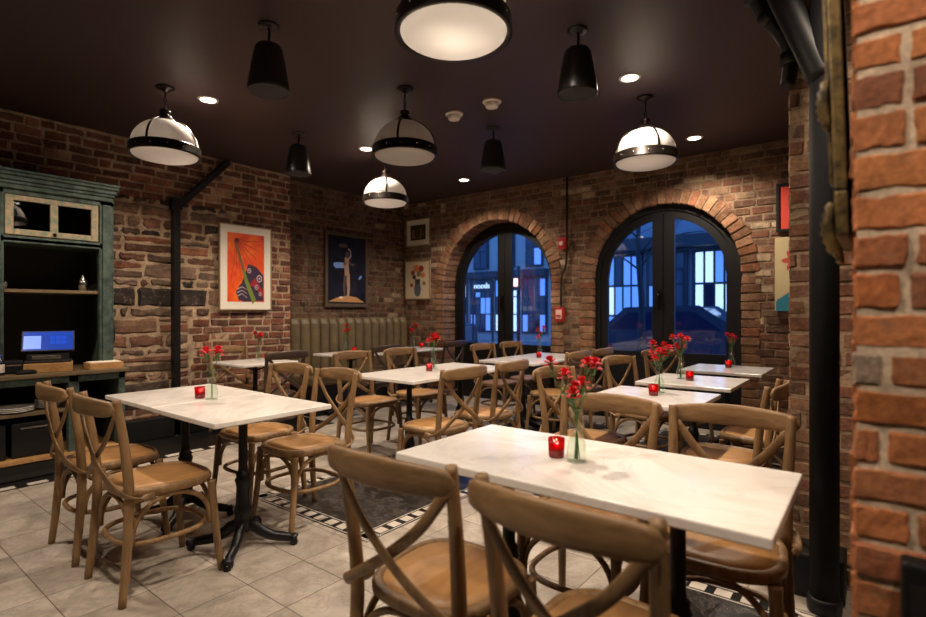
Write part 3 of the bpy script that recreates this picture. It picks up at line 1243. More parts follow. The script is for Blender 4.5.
cup = MB().lathe([(0, .0), (.024, .0), (.0265, .006), (.029, .066), (.0272, .066), (.0252, .009), (0, .009)], seg=22, caps=False).mesh('glass_cup', M['red_glass'])
waxm = MB().lathe([(0, .010), (.0225, .010), (.0232, .034), (0, .034)], seg=16, caps=False).mesh('wax', M['wax'])
flm = MB().lathe([(0, .036), (.003, .039), (.0052, .045), (.0035, .053), (0, .062)], seg=10, caps=False).mesh('flame', M['flame'])


def candle(x, y, z, where):
    t = thing('votive_candle', 'lit candle in a red glass cup ' + where, 'candle', (x, y, z), 0, 'red glass votive candles')
    for nm, me in (('glass_cup', cup), ('wax', waxm), ('flame', flm)):
        o = bpy.data.objects.new(nm, me)
        COL.objects.link(o)
        o.parent = t
    return t


ZT = .75
V = [
    (-.79, 1.63, 7, 'on the long front table', .29, .085, 1.0),
    (-3.00, 1.50, 2, 'on the seam of the twin tables', .26, .04, 1.35),
    (-3.06, 3.50, 5, 'on the middle table', .26, .05, 1.1),
    (-1.06, 3.34, 8, 'on the first small table', .27, .07, 1.1),
    (-1.15, 4.12, 8, 'on the second small table', .28, .07, 1.05),
    (-1.04, 5.33, 4, 'on the third small table', .29, .05, 1.05),
    (-3.00, 5.25, 4, 'on the table between the arched doors', .28, .05, 1.05),
    (-5.12, 3.05, 3, 'on the table under the orange print', .28, .05, 1.3),
    (-5.22, 4.30, 3, 'on the banquette table below the dancer picture', .28, .04, 1.1),
    (-5.12, 5.42, 4, 'on the banquette table by the corner', .28, .05, 1.3),
]
for i, (x, y, k, w, h, sp, bg) in enumerate(V):
    vase(x, y, ZT, k, w, h, sp, bg, 11 + i)
for (x, y, w) in ((-.868, 1.635, 'on the long front table'), (-3.09, 1.475, 'on the seam of the twin tables'), (-2.98, 3.35, 'on the middle table'),
                  (-1.05, 3.20, 'on the first small table'), (-1.07, 4.06, 'on the second small table'), (-1.04, 5.20, 'on the third small table'),
                  (-2.90, 5.06, 'on the table between the arched doors'), (-4.98, 3.07, 'on the table under the orange print'), (-5.08, 4.32, 'on the banquette table below the dancer picture'),
                  (-5.0, 5.46, 'on the banquette table by the corner')):
    candle(x, y, ZT, w)


# ------------------------------------------------------------------ pendants
def make_pendant(label):
    t = thing('dome_pendant', label, 'pendant lamp', (0, 0, 0), 0, 'white dome pendant lamps')
    zr = -.475
    mb = MB().lathe([(.0, 0), (.062, 0), (.064, -.008), (.05, -.018), (.028, -.024), (.02, -.036), (.0, -.036)], seg=20, caps=False)
    mb.build('canopy', M['bronze'], t)
    mb = MB()
    mb.tube([(0, 0, -.03), (0, 0, -.085)], .006, 8)
    mb.tube([(0, .012 * math.cos(a), -.098 + .02 * math.sin(a)) for a in [2 * PI * k / 14 for k in range(14)]], .004, 6, closed=True)
    mb.tube([(.010 * math.cos(a), 0, -.13 + .02 * math.sin(a)) for a in [2 * PI * k / 14 for k in range(14)]], .004, 6, closed=True)
    mb.tube([(0, 0, -.145), (0, 0, -.175)], .006, 8)
    mb.build('stem', M['bronze'], t)
    mb = MB().lathe([(.0, -.165), (.022, -.167), (.038, -.175), (.038, -.192), (.027, -.198), (.027, -.208), (.046, -.214), (.046, -.226), (.06, -.236), (.084, -.262), (.084, -.274), (.0, -.262)], seg=22, caps=False)
    mb.build('cap', M['bronze'], t)
    prof = []
    for k in range(17):
        a = math.radians(71) * k / 16
        prof.append((.226 * math.cos(a), zr + .028 + .205 * math.sin(a) / math.sin(math.radians(71)) * .93))
    mb = MB().lathe(prof, seg=40, caps=False)
    mb.build('shade_dome', M['opal'], t)
    prof = [(.222, zr - .030)]
    for k in range(1, 9):
        a = PI / 2 * k / 8
        prof.append((.222 * math.cos(a) ** .7 if k < 8 else 0, zr - .030 - .038 * math.sin(a)))
    mb = MB().lathe(prof, seg=40, caps=False)
    mb.build('shade_lens', M['opal'], t)
    mb = MB().lathe([(.226, zr + .034), (.236, zr + .034), (.242, zr + .026), (.242, zr - .026), (.246, zr - .03), (.246, zr - .036), (.226, zr - .036), (.226, zr + .034)], seg=44, caps=False)
    for k in range(14):
        a = 2 * PI * k / 14
        c_, s_ = math.cos(a), math.sin(a)
        mb.tube([(.238 * c_, .238 * s_, zr), (.2465 * c_, .2465 * s_, zr)], [.007, .004], 8, mi=1)
    mb.build('ring_band', [M['bronze'], M['steel']], t)
    for q in range(4):
        an = q * PI / 2 + .55
        c_, s_ = math.cos(an), math.sin(an)
        pts = [((.230 * math.cos(1.22 * k / 10)) * c_, (.230 * math.cos(1.22 * k / 10)) * s_, zr + .028 + .2 * math.sin(1.22 * k / 10) / math.sin(1.24)) for k in range(11)]
        mb = MB().tube(pts, .004, 8, up=(c_, s_, .4), r2=.009)
        mb.build('strap', M['bronze'], t)
    return t


PD = [(-4.16, 1.73, .1, 'white dome pendant with dark ring in front of the brick wall beside the teal cabinet'),
      (-1.39, 1.715, .6, 'large looking white dome pendant cut by the top edge above the front table'),
      (-2.77, 2.84, .0, 'dim greyish dome pendant hanging over the middle of the room'),
      (-4.11, 3.92, .3, 'small yellowish dome pendant hanging before the recessed brick wall'),
      (-1.41, 4.11, .2, 'bright white dome pendant hanging before the wide arched door')]
p0 = make_pendant(PD[0][3])
for i, (x, y, rz, lab) in enumerate(PD):
    if i == 0:
        p0.location = (x, y, CEIL)
        p0.rotation_euler = (0, 0, rz)
    else:
        dup(p0, (x, y, CEIL), rz, lab)


bl = bpy.data.lights.new('pendant_fill', 'POINT')  # fill light added inside the front-table pendant alone, to brighten its lens
bl.energy = 1.3
bl.color = (1.0, .86, .68)
bl.shadow_soft_size = .05
bo = bpy.data.objects.new('pendant_fill', bl)
COL.objects.link(bo)
bo.parent = [o for o in bpy.data.objects if o.get('label') == PD[1][3]][0]
bo.location = (0, 0, -.40)


def make_speaker(label):
    t = thing('pendant_speaker', label, 'speaker', (0, 0, 0), 0, 'black pendant speakers')
    mb = MB().lathe([(0, 0), (.06, 0), (.06, -.01), (.03, -.018), (0, -.018)], seg=20, caps=False)
    mb.build('canopy', M['speaker'], t)
    MB().tube(catmull([(0, 0, -.015), (.005, 0, -.05), (0, 0, -.12)], 4), .008, 8).build('stem', M['speaker'], t)
    mb = MB().lathe([(0, -.11), (.045, -.112), (.068, -.12), (.080, -.14), (.098, -.24), (.112, -.33), (.117, -.365), (.117, -.385), (.112, -.388), (.110, -.36)], seg=28, caps=False)
    mb.build('body', M['speaker'], t)
    mb = MB().lathe([(.112, -.378), (.08, -.386), (0, -.39)], seg=28, caps=False)
    mb.build('grille', M['grille'], t)
    return t


SPK = [(-2.79, 1.73, 'black pendant speaker between the first two dome pendants'),
       (-1.39, 2.88, 'black pendant speaker next to the big dome pendant, beside the bright downlight'),
       (-2.74, 3.95, 'black pendant speaker hardly visible in the dark, below the smoke detectors'),
       (-4.25, 2.94, 'small looking grey pendant speaker at the end of the rubble wall')]
s0 = make_speaker(SPK[0][2])
for i, (x, y, lab) in enumerate(SPK):
    if i == 0:
        s0.location = (x, y, CEIL)
    else:
        dup(s0, (x, y, CEIL), .4 * i, lab)

for (x, y, lab) in ((-2.79, 3.45, 'white smoke detector on the ceiling, the lower looking of the two'), (-2.39, 3.43, 'white smoke detector on the ceiling, above its pair')):
    t = thing('smoke_detector', lab, 'smoke detector', (x, y, CEIL), 0, 'ceiling smoke detectors')
    MB().lathe([(0, 0), (.075, 0), (.075, -.012), (.07, -.018), (0, -.018)], seg=24, caps=False).build('base', M['white_plastic'], t)
    MB().lathe([(.055, -.016), (.052, -.045), (.045, -.055), (0, -.057)], seg=24, caps=False).build('sensor_dome', M['white_plastic'], t)

# ------------------------------------------------------------------ banquette
bq = thing('banquette', 'tan leather banquette with vertical channels below the dancer picture', 'banquette', (XR2 + .03, YT + .02, 0))
LB = YW - YT - .1
mb = MB()
K = 14
w = LB / K
prof = []
for k in range(K):
    for q in range(14):
        f = q / 14
        prof.append((k * w + f * w, .06 + .06 * math.sin(PI * f) ** .55))
prof.append((LB, .06))
rowz = [(.40, 0), (.6, 0), (1.10, -.01), (1.15, -.03), (1.172, -.05)]
vs = []
for z, dx in rowz:
    vs += [(x + dx + .05, y, z) for y, x in prof]
vs += [(0.0, y, 1.172) for y, x in prof]
npf = len(prof)
fs = [(r_ * npf + i, r_ * npf + i + 1, (r_ + 1) * npf + i + 1, (r_ + 1) * npf + i) for r_ in range(len(rowz)) for i in range(npf - 1)]
mb.add(vs, fs, 0, None, False)
mb.box(0.0, .06, 0, .001, .4, 1.172)
mb.box(0.0, .06, LB - .001, LB, .4, 1.172)
mb.build('backrest', M['tan_leather'], bq)
MB().box(.05, .58, 0, LB, .36, .48).build('seat', M['tan_leather'], bq, bevel=.03)
MB().box(.02, .54, .01, LB - .01, .0, .36).build('base', M['black'], bq)

# ------------------------------------------------------------------ teal cabinet
X0 = XL + .03
cab = thing('hutch_cabinet', 'tall distressed teal hutch cabinet against the rubble wall', 'cabinet', (0, 0, 0))
y0, y1 = -.30, 1.745
XB, XH = -4.955, -5.12          # front of the base, front of the hutch
teal = M['teal']
MB().box(X0, XB + .03, y0 - .02, y1 + .02, .755, .785).build('counter', M['cab_wood'], cab, bevel=.005)
mb = MB()
mb.box(X0, XB, y0, y0 + .05, 0, .755)
mb.box(X0, XB, y1 - .05, y1, 0, .755)
mb.box(X0, X0 + .02, y0, y1, 0, .755, 1)
mb.box(X0, XB - .02, y0, y1, .01, .13, 1)
mb.box(XB - .03, XB, y0, y1, .70, .755)
for yy in (1.385, .5):
    mb.box(XB - .06, XB, yy - .035, yy + .035, 0, .755)
mb.build('base_cabinet', [teal, M['cab_dark']], cab, bevel=.004)
MB().box(X0 + .02, XB - .005, y0 + .05, y1 - .05, .475, .50).build('shelf', M['cab_wood'], cab, bevel=.003)
MB().box(X0 + .02, XB + .005, y0 + .05, y1 - .05, .13, .158).build('shelf', M['oak'], cab, bevel=.003)
mb = MB()
mb.box(X0, X0 + .02, y0 + .02, y1 - .04, .785, 2.18, 1)
for (a, b) in ((y0 + .02, y0 + .11), (y1 - .135, y1 - .03), (.90, .995)):
    mb.box(XH - .05, XH, a, b, .785, 2.18)
    mb.box(XH, XH + .012, a + .02, b - .02, .81, 2.15)
for (a, b) in ((y0 + .02, y0 + .05), (y1 - .06, y1 - .03)):
    mb.box(X0, XH - .05, a, b, .785, 2.18)
mb.box(X0, XH, y0 + .02, y1 - .03, 2.14, 2.20)
mb.box(X0, XH, y0 + .05, y1 - .06, 1.785, 1.815)
mb.box(XH - .03, XH, y0 + .05, y1 - .06, 1.775, 1.83)
mb.build('upper_frame', [teal, M['cab_dark']], cab, bevel=.004)
MB().box(X0 + .02, XH - .02, y0 + .05, y1 - .06, 1.40, 1.425).build('shelf', M['cab_wood'], cab, bevel=.003)
mb = MB()
for (dx, z0, z1) in ((.0, 2.18, 2.215), (.01, 2.215, 2.24), (.022, 2.24, 2.275), (.036, 2.275, 2.30), (.045, 2.30, 2.32)):
    mb.box(X0, XH + .02 + dx, y0 - dx, y1 - .04 + dx, z0, z1)
mb.build('cornice', teal, cab, bevel=.006)


def hutch_door(a, b):
    z0, z1 = 1.835, 2.135
    d = MB()
    xf0, xf1 = XH - .02, XH + .008
    d.box(xf0, xf1, a, a + .05, z0, z1)
    d.box(xf0, xf1, b - .05, b, z0, z1)
    mid = (a + b) / 2
    d.box(xf0, xf1, mid - .025, mid + .025, z0 + .04, z1 - .04)
    d.box(xf0, xf1, a + .05, b - .05, z0, z0 + .045)
    d.box(xf0, xf1, a + .05, b - .05, z1 - .04, z1)
    o = d.build('door', M['door_paint'], cab, bevel=.004)
    MB().box(XH - .012, XH - .008, a + .05, mid - .025, z0 + .045, z1 - .04).build('glass_pane', M['cab_pane'], o)
    MB().box(XH - .012, XH - .008, mid + .025, b - .05, z0 + .045, z1 - .04).build('glass_pane', M['cab_pane'], o)
    MB().lathe([(0, 0), (.011, .002), (.013, .009), (.007, .014), (.006, .02)][::-1], seg=14).build('knob', M['bronze'], o, loc=(XH + .012, mid, z0 + .022)).rotation_euler = (0, PI / 2, 0)


hutch_door(1.0, 1.60)
hutch_door(.0, .88)

# dark storage bins below
for i, (a, b, lab) in enumerate(((.55, 1.0, 'black storage bin on the bottom cabinet shelf, at the picture edge'), (1.01, 1.345, 'black storage bin on the bottom cabinet shelf behind the chair backs'))):
    t = thing('storage_bin', lab, 'bin', (XB - .3, (a + b) / 2, .158))
    h = (b - a) / 2
    MB().box(-.26, .22, -h + .01, h - .01, 0, .26).build('body', M['black'], t, bevel=.008)
    MB().box(.2, .235, -h + .06, h - .06, .215, .228).build('handle', M['steel'], t)

# plates on the shelf
for (yy, xx, n_, rad, where) in ((1.035, -5.08, 3, .13, 'stack of wide plates at the picture edge'), (1.255, -5.12, 5, .08, 'pile of small plates behind the chair backs')):
    for k in range(n_):
        t = MB().lathe([(0, 0), (rad * .6, 0), (rad * .7, .006), (rad, .014), (rad - .002, .018), (rad * .66, .010), (0, .008)], seg=26, caps=False).build('plate', M['porcelain'], loc=(xx, yy, .5005 + k * .0125))
        tag(t, 'white plate in the ' + where + ' on the cabinet shelf', 'plate', where)

# point of sale terminal
pos = thing('point_of_sale_terminal', 'touchscreen till with glowing blue display on a wooden block', 'till', (-5.14, 1.27, .785 + .07))
pos.rotation_euler = (0, 0, -.28)
MB().box(-.10, .10, -.145, .145, 0, .022).build('base', M['black'], pos, bevel=.008)
mb = MB().box(-.08, .09, -.13, .13, .022, .068)
mb.box(.089, .094, -.10, .08, .030, .058, 1)
mb.build('body', [M['speaker'], M['steel']], pos, bevel=.006)
mb = MB().box(-.05, .0, -.05, .05, .06, .14)
mb.build('stand', M['black'], pos, bevel=.005)
sm = Matrix.Translation((.03, 0, .165)) @ Matrix.Rotation(math.radians(-33), 4, 'Y')
scr = MB().box(-.012, .008, -.165, .165, -.092, .092, mtx=sm).build('screen_housing', M['black'], pos, bevel=.004)
M['screen_blue'] = mat('screen_blue', (.01, .03, .2), .15, emis=(.008, .035, .27), es=1.0)
M['screen_mid'] = mat('screen_mid_blue', (.01, .03, .2), .15, emis=(.01, .06, .5), es=1.0)
M['screen_light'] = mat('screen_pale', (.2, .3, .6), .15, emis=(.14, .25, .85), es=1.0)
mb = MB().box(.008, .0095, -.155, .155, -.082, .082, 0, mtx=sm)
mb.box(.0095, .0105, -.150, -.045, -.07, .045, 2, mtx=sm)
for a in range(3):
    for b in range(2):
        mb.box(.0095, .0105, .01 + a * .036, .04 + a * .036, -.03 + b * .04, .002 + b * .04, 1, mtx=sm)
mb.box(.0095, .0105, -.15, .15, .06, .066, 1, mtx=sm)
mb.build('display', [M['screen_blue'], M['screen_mid'], M['screen_light']], scr)
t = MB().box(-.10, .11, -.15, .15, 0, .07).build('wooden_block', M['oak'], loc=(-5.13, 1.27, .785), bevel=.004)
t.rotation_euler = (0, 0, -.28)
tag(t, 'pale wooden block under the touchscreen till', 'block')
t = thing('wooden_tray', 'pale wooden box of paper at the end of the cabinet counter', 'tray', (-5.06, 1.62, .785))
mb = MB().box(-.08, .08, -.12, .12, 0, .012)
for q in ((-.08, -.07, -.12, .12), (.07, .08, -.12, .12), (-.07, .07, -.12, -.11), (-.07, .07, .11, .12)):
    mb.box(*q, .012, .05)
mb.build('box', M['oak'], t, bevel=.002)
MB().box(-.066, .066, -.105, .105, .012, .056).build('paper_stack', M['paper'], t)
t = thing('sauce_bottle', 'dark glass bottle with pale label on the counter at the picture edge', 'bottle', (-5.06, .955, .785))
MB().lathe([(0, 0), (.03, 0), (.032, .006), (.032, .085), (.026, .105), (.014, .12), (.013, .135)], seg=18).build('body', mat('dark_bottle', S(30, 24, 40), .15), t)
MB().lathe([(.0325, .02), (.0328, .021), (.0328, .08), (.0325, .081)], seg=18, caps=False).build('bottle_label', M['paper'], t)
MB().lathe([(.014, .13), (.016, .132), (.016, .15), (0, .152)], seg=14, caps=False).build('cap', mat('blue_cap', S(60, 80, 160), .4), t)
t = thing('receipt_printer', 'black receipt printer on the counter beside the bottle', 'printer', (-5.16, 1.045, .785))
MB().box(-.07, .07, -.06, .06, 0, .10).build('body', M['black'], t, bevel=.01)
MB().box(.069, .072, -.045, .045, .06, .068).build('paper_slot', M['steel'], t)
t = thing('card_reader', 'small black card reader in front of the till', 'card reader', (-5.02, 1.10, .785))
MB().box(-.045, .045, -.06, .06, 0, .028).build('body', M['black'], t, bevel=.01)
MB().box(-.03, .03, -.04, .04, .028, .031).build('keypad', M['speaker'], t)
t = thing('cocktail_shaker', 'polished steel shaker on the upper cabinet shelf', 'shaker', (-5.22, 1.52, 1.425))
MB().lathe([(0, 0), (.026, 0), (.034, .07), (.03, .08), (.022, .095)], seg=18).build('body', M['steel'], t)
MB().lathe([(.022, .095), (.018, .108), (.012, .112), (.013, .13), (0, .135)], seg=16, caps=False).build('lid', M['steel'], t)
t = MB().lathe([(0, 0), (.026, 0), (.03, .06), (.028, .06), (.024, .004), (0, .004)], seg=18, caps=False).build('drinking_glass', M['vase_glass'], loc=(-5.2, 1.58, 1.425))
tag(t, 'clear drinking glass beside the steel shaker on the cabinet shelf', 'glass')
t = MB().lathe([(0, 0), (.026, 0), (.04, .05), (.038, .052), (.024, .004), (0, .004)], seg=18, caps=False).build('steel_bowl', M['steel'], loc=(-5.22, 1.0, 1.425))
tag(t, 'small steel bowl on the upper cabinet shelf by the stile', 'bowl')
# cable down the wall beside the hutch
t = MB().tube(catmull([(XL + .04, 1.80, 1.36), (XL + .05, 1.86, 1.25), (XL + .05, 1.88, 1.0), (XL + .05, 1.83, .86), (XL + .05, 1.81, .60)], 8), .006, 6).build('power_cable', M['rubber'])
tag(t, 'black power cable hanging on the wall beside the cabinet', 'cable')

# ------------------------------------------------------------------ black steel post with diagonal brace
t = thing('steel_post', 'black steel post with a diagonal brace on the rubble wall', 'post', (XL + .06, 2.42, 0))
MB().box(-.02, .05, -.032, .032, 0, 2.37).build('upright', M['iron'], t, bevel=.004)
dl = math.hypot(.5, .6)
mb = MB().box(-.02, .05, -.032, .032, 0, .80, mtx=Matrix.Translation((0, 0, 2.30)) @ Matrix.Rotation(-math.radians(43), 4, 'X'))
for v_ in mb.v:
    pass
mb.v = [(a, b, min(c_, CEIL - .001)) for a, b, c_ in mb.v]
mb.build('diagonal_brace', M['iron'], t, bevel=.004)
mb = MB().box(-.025, .055, -.05, .05, 2.28, 2.40)
mb.build('elbow_joint', M['iron'], t, bevel=.006)
MB().lathe([(.07, 0), (.07, .012), (.055, .015)], seg=4).build('base_plate', M['iron'], t)

# ------------------------------------------------------------------ pictures


def picture(name, o, u, nrm, w, h, fw, depth, fmat, label, cat='picture', matw=0, bgc=None):
    """frame standing on a wall; returns a function that maps picture coordinates (0..1) to the print plane"""
    t = thing(name, label, cat, o)
    Uv, Nv = Vector(u), Vector(nrm)

    def P(a, b, d):
        return tuple(Uv * a + Vector((0, 0, b)) + Nv * d)

    def bx(mb, a0, a1, b0, b1, d0, d1, mi=0):
        vs = [P(a0, b0, d0), P(a1, b0, d0), P(a1, b1, d0), P(a0, b1, d0), P(a0, b0, d1), P(a1, b0, d1), P(a1, b1, d1), P(a0, b1, d1)]
        mb.add(vs, [(0, 3, 2, 1), (4, 5, 6, 7), (0, 1, 5, 4), (1, 2, 6, 5), (2, 3, 7, 6), (3, 0, 4, 7)], mi)
    mb = MB()
    bx(mb, 0, w, 0, fw, 0, depth)
    bx(mb, 0, w, h - fw, h, 0, depth)
    bx(mb, 0, fw, fw, h - fw, 0, depth)
    bx(mb, w - fw, w, fw, h - fw, 0, depth)
    mb.build('picture_frame', fmat, t, bevel=.003)
    if matw:
        mb = MB()
        bx(mb, fw, w - fw, fw, h - fw, 0, depth * .6)
        mb.build('mount', M['mat_white'], t)
    x0, x1 = fw + matw, w - fw - matw
    z0, z1 = fw + matw, h - fw - matw
    mb = MB()
    d0 = depth * .6 + .001
    bx(mb, x0, x1, z0, z1, 0.001, d0)

    def shape(pts, mi, lift):
        vs = [P(x0 + (x1 - x0) * a, z0 + (z1 - z0) * b, d0 + .0006 * lift) for a, b in pts]
        mb.add(vs, [tuple(range(len(pts)))], mi)
    return t, mb, shape


def ell(cx, cy, rx, ry, n_=18, rot=0):
    return [(cx + rx * math.cos(a) * math.cos(rot) - ry * math.sin(a) * math.sin(rot), cy + rx * math.cos(a) * math.sin(rot) + ry * math.sin(a) * math.cos(rot)) for a in [2 * PI * k / n_ for k in range(n_)]]


def stroke(pts, w0, w1):
    L, Rr = [], []
    for i, (x, y) in enumerate(pts):
        a = pts[max(0, i - 1)]
        b = pts[min(len(pts) - 1, i + 1)]
        dx, dy = b[0] - a[0], b[1] - a[1]
        l_ = math.hypot(dx, dy) or 1
        w = w0 + (w1 - w0) * i / (len(pts) - 1)
        L.append((x - dy / l_ * w, y + dx / l_ * w))
        Rr.append((x + dy / l_ * w, y - dx / l_ * w))
    return L + Rr[::-1]


pm = lambda nm, c, r_=.6: mat(nm, S(*c), r_)
# orange print
m = mat('print_orange', rough=.5)
n = NT(m)
c = n.coord('Object', (1, 1, 1))
col = n.ramp(n.noise(c, 4.5, 4, .55, .8), [(.3, S(206, 44, 14)), (.5, S(236, 84, 10)), (.72, S(244, 122, 16))])
n.l(col, n.b.inputs['Base Color'])
ORM = [m, pm('print_dark', (52, 34, 58)), pm('print_green', (112, 132, 48)), pm('print_pale', (210, 180, 190)), pm('print_crimson', (158, 26, 34)), pm('print_darkred', (140, 30, 18)), pm('print_olive', (120, 92, 44))]
t, mb, sh = picture('framed_print', (XL + .035, 2.875, 1.27), (0, 1, 0), (1, 0, 0), .63, .955, .012, .03, M['frame_pale'], 'white mounted orange and red abstract print on the brick wall', matw=.082)
for k in range(9):
    a = -.2 + k * .42
    sh(stroke([(.24, .93), (.24 + .35 * math.cos(a), .93 + .35 * math.sin(a) * .7), (.24 + .85 * math.cos(a + .12), .93 + .9 * math.sin(a + .12) * .7)] if False else [(.22, .92), (.22 + .3 * math.cos(-.1 - k * .2), .92 + .3 * math.sin(-.1 - k * .2)), (.22 + .62 * math.cos(-.02 - k * .22), .92 + .62 * math.sin(-.02 - k * .22))], .008, .002), 5, 1)
sh([(.02, .0), (.30, .18), (.42, .34), (.56, .56), (.78, .52), (.98, .40), (.98, .02), (.4, .0)][1:], 1, 2)
sh([(.30, .02), (.22, .14), (.34, .26), (.50, .22), (.54, .02)], 1, 2.2)
sh(stroke([(.18, .9), (.34, .62), (.5, .32), (.66, .1), (.72, .0)], .022, .05), 6, 3)
sh(stroke([(.42, .46), (.5, .3), (.66, .08), (.72, .0)], .03, .06), 2, 3.5)
for (cx, cy, r_) in ((.58, .46, .05), (.86, .35, .075), (.78, .22, .05), (.88, .12, .04)):
    sh(ell(cx, cy, r_, r_ * .75), 3, 4)
    sh(ell(cx, cy, r_ * .72, r_ * .52), 1, 5)
    sh(ell(cx, cy, r_ * .3, r_ * .22), 3, 6)
sh([(.58, .24), (.72, .36), (.98, .16), (.98, .06), (.74, .22)], 4, 3.8)
for k in range(3):
    sh(stroke([(.25, .18 - k * .05), (.38, .22 - k * .05), (.52, .18 - k * .06)], .007, .003), 3, 4)
mb.build('print', ORM, t)

# dark dancer picture on the recessed wall
m = mat('print_night', rough=.6, spec=.2)
n = NT(m)
col = n.ramp(n.noise(n.coord(), 3.2, 4, .6), [(.35, S(12, 12, 20)), (.55, S(24, 25, 40)), (.75, S(44, 36, 44))])
n.l(col, n.b.inputs['Base Color'])
DM = [m, pm('print_skin', (176, 142, 120)), pm('print_shade', (84, 66, 60)), pm('print_bluewhite', (120, 160, 230)), pm('print_sand', (190, 140, 80)), pm('print_white', (230, 225, 220))]
t, mb, sh = picture('framed_poster', (XR2 + .02, 4.41, 1.32), (0, 1, 0), (1, 0, 0), .75, 1.02, .045, .03, M['frame_brown'], 'dark picture of a dancer in a bronze frame above the banquette', matw=0)
sh([(.02, .03), (.98, .02), (.75, .10), (.5, .12), (.25, .09)], 4, 1)
sh(ell(.34, .09, .05, .015), 5, 2)
sh([(.14, .56), (.20, .52), (.44, .53), (.46, .60), (.30, .61), (.16, .60)], 3, 1)
sh(stroke([(.52, .10), (.54, .22), (.53, .34), (.52, .44)], .028, .05), 1, 2)
sh(stroke([(.44, .12), (.42, .26), (.45, .38), (.48, .46)], .022, .05), 2, 2)
sh(stroke([(.50, .42), (.49, .52), (.48, .62), (.50, .68)], .06, .055), 1, 3)
sh(ell(.50, .735, .04, .045), 2, 3)
sh(stroke([(.47, .62), (.40, .57), (.36, .56)], .025, .015), 1, 3)
sh(stroke([(.53, .66), (.60, .72), (.58, .80), (.52, .82)], .02, .012), 1, 3)
sh(stroke([(.54, .62), (.64, .58), (.70, .60)], .02, .012), 2, 3)
sh(ell(.86, .40, .05, .022, rot=.5), 3, 1)
sh(ell(.40, .86, .12, .03), 2, 1)
mb.build('print', DM, t)

# two small pictures in the corner of the window wall
t, mb, sh = picture('framed_sketch', (-5.74, YW - .02, 2.25), (1, 0, 0), (0, -1, 0), .50, .42, .02, .025, M['frame_pale'], 'small dark picture with broad cream mount, upper one in the corner', matw=.075)
for (a, b, w, h, k) in ((.1, .1, .2, .6, 1), (.38, .15, .15, .5, 2), (.62, .1, .12, .7, 1), (.8, .2, .12, .4, 2)):
    sh([(a, b), (a + w, b), (a + w * .8, b + h), (a + w * .2, b + h)], k, 1)
mb.build('print', [pm('sketch_dark', (62, 46, 36)), pm('sketch_tan', (138, 104, 74)), pm('sketch_brown', (100, 70, 48))], t)
t, mb, sh = picture('framed_collage', (-5.76, YW - .02, 1.44), (1, 0, 0), (0, -1, 0), .52, .60, .02, .025, M['frame_pale'], 'colourful flower vase picture with cream edge, lower one in the corner', matw=0)
sh(ell(.5, .24, .15, .2), 2, 1)
sh([(.4, .38), (.6, .38), (.62, .52), (.38, .52)], 4, 2)
for (cx, cy, r_, k) in ((.45, .82, .12, 1), (.66, .80, .11, 3), (.3, .7, .09, 3), (.56, .66, .1, 5), (.74, .62, .09, 1), (.36, .58, .08, 4), (.25, .36, .07, 3), (.78, .4, .07, 5)):
    sh(ell(cx, cy, r_, r_ * .8), k, 3 + cx)
mb.build('print', [pm('collage_cream', (206, 186, 158)), pm('collage_orange', (206, 112, 66)), pm('collage_slate', (84, 92, 98)), pm('collage_rust', (140, 62, 48)), pm('collage_dark', (58, 54, 52)), pm('collage_olive', (128, 112, 72))], t)

# red picture and pale canvas beside the wide arch
t, mb, sh = picture('framed_poster', (-.76, YW - .02, 2.02), (1, 0, 0), (0, -1, 0), .5, .47, .03, .03, M['black'], 'red picture in a black frame beside the wide arch', matw=0)
for k in range(4):
    sh([(.28, .16 + k * .2), (.46, .14 + k * .2), (.48, .25 + k * .2), (.3, .27 + k * .2)], 1 + k % 2, 1)
    sh([(.52, .2 + k * .18), (.66, .18 + k * .18), (.66, .30 + k * .18), (.53, .3 + k * .18)], 2 - k % 2, 1)
mb.build('print', [pm('poster_red', (216, 70, 54)), pm('poster_white', (222, 210, 196)), pm('poster_black', (52, 34, 32))], t)
t = thing('canvas_painting', 'pale yellow canvas with red bloom and teal shape beside the wide arch', 'painting', (-.77, YW - .02, 1.26))
MB().box(0, .5, -.03, 0, 0, .71).build('stretcher', M['frame_pale'], t)
mb = MB()
mb.add([(0, -.031, 0), (.5, -.031, 0), (.5, -.031, .71), (0, -.031, .71)], [(0, 1, 2, 3)], 0)


def cshape(pts, mi, l_):
    mb.add([(x * .5, -.031 - .0006 * l_, z * .71) for x, z in pts], [tuple(range(len(pts)))], mi)


for k in range(6):
    a = k * PI / 3
    cshape(ell(.30 + .09 * math.cos(a), .68 + .05 * math.sin(a), .10, .035, rot=a), 1, 1 + k * .2)
cshape([(.06, 0), (.06, .16), (.4, .34), (1, .30), (1, 0)], 2, 1)
cshape([(.02, .0), (.06, 0), (.06, .18), (.02, .12)], 2, 1.5)
mb.build('print', [pm('canvas_pale', (204, 186, 142)), pm('canvas_red', (196, 78, 58)), pm('canvas_teal', (46, 132, 156))], t)

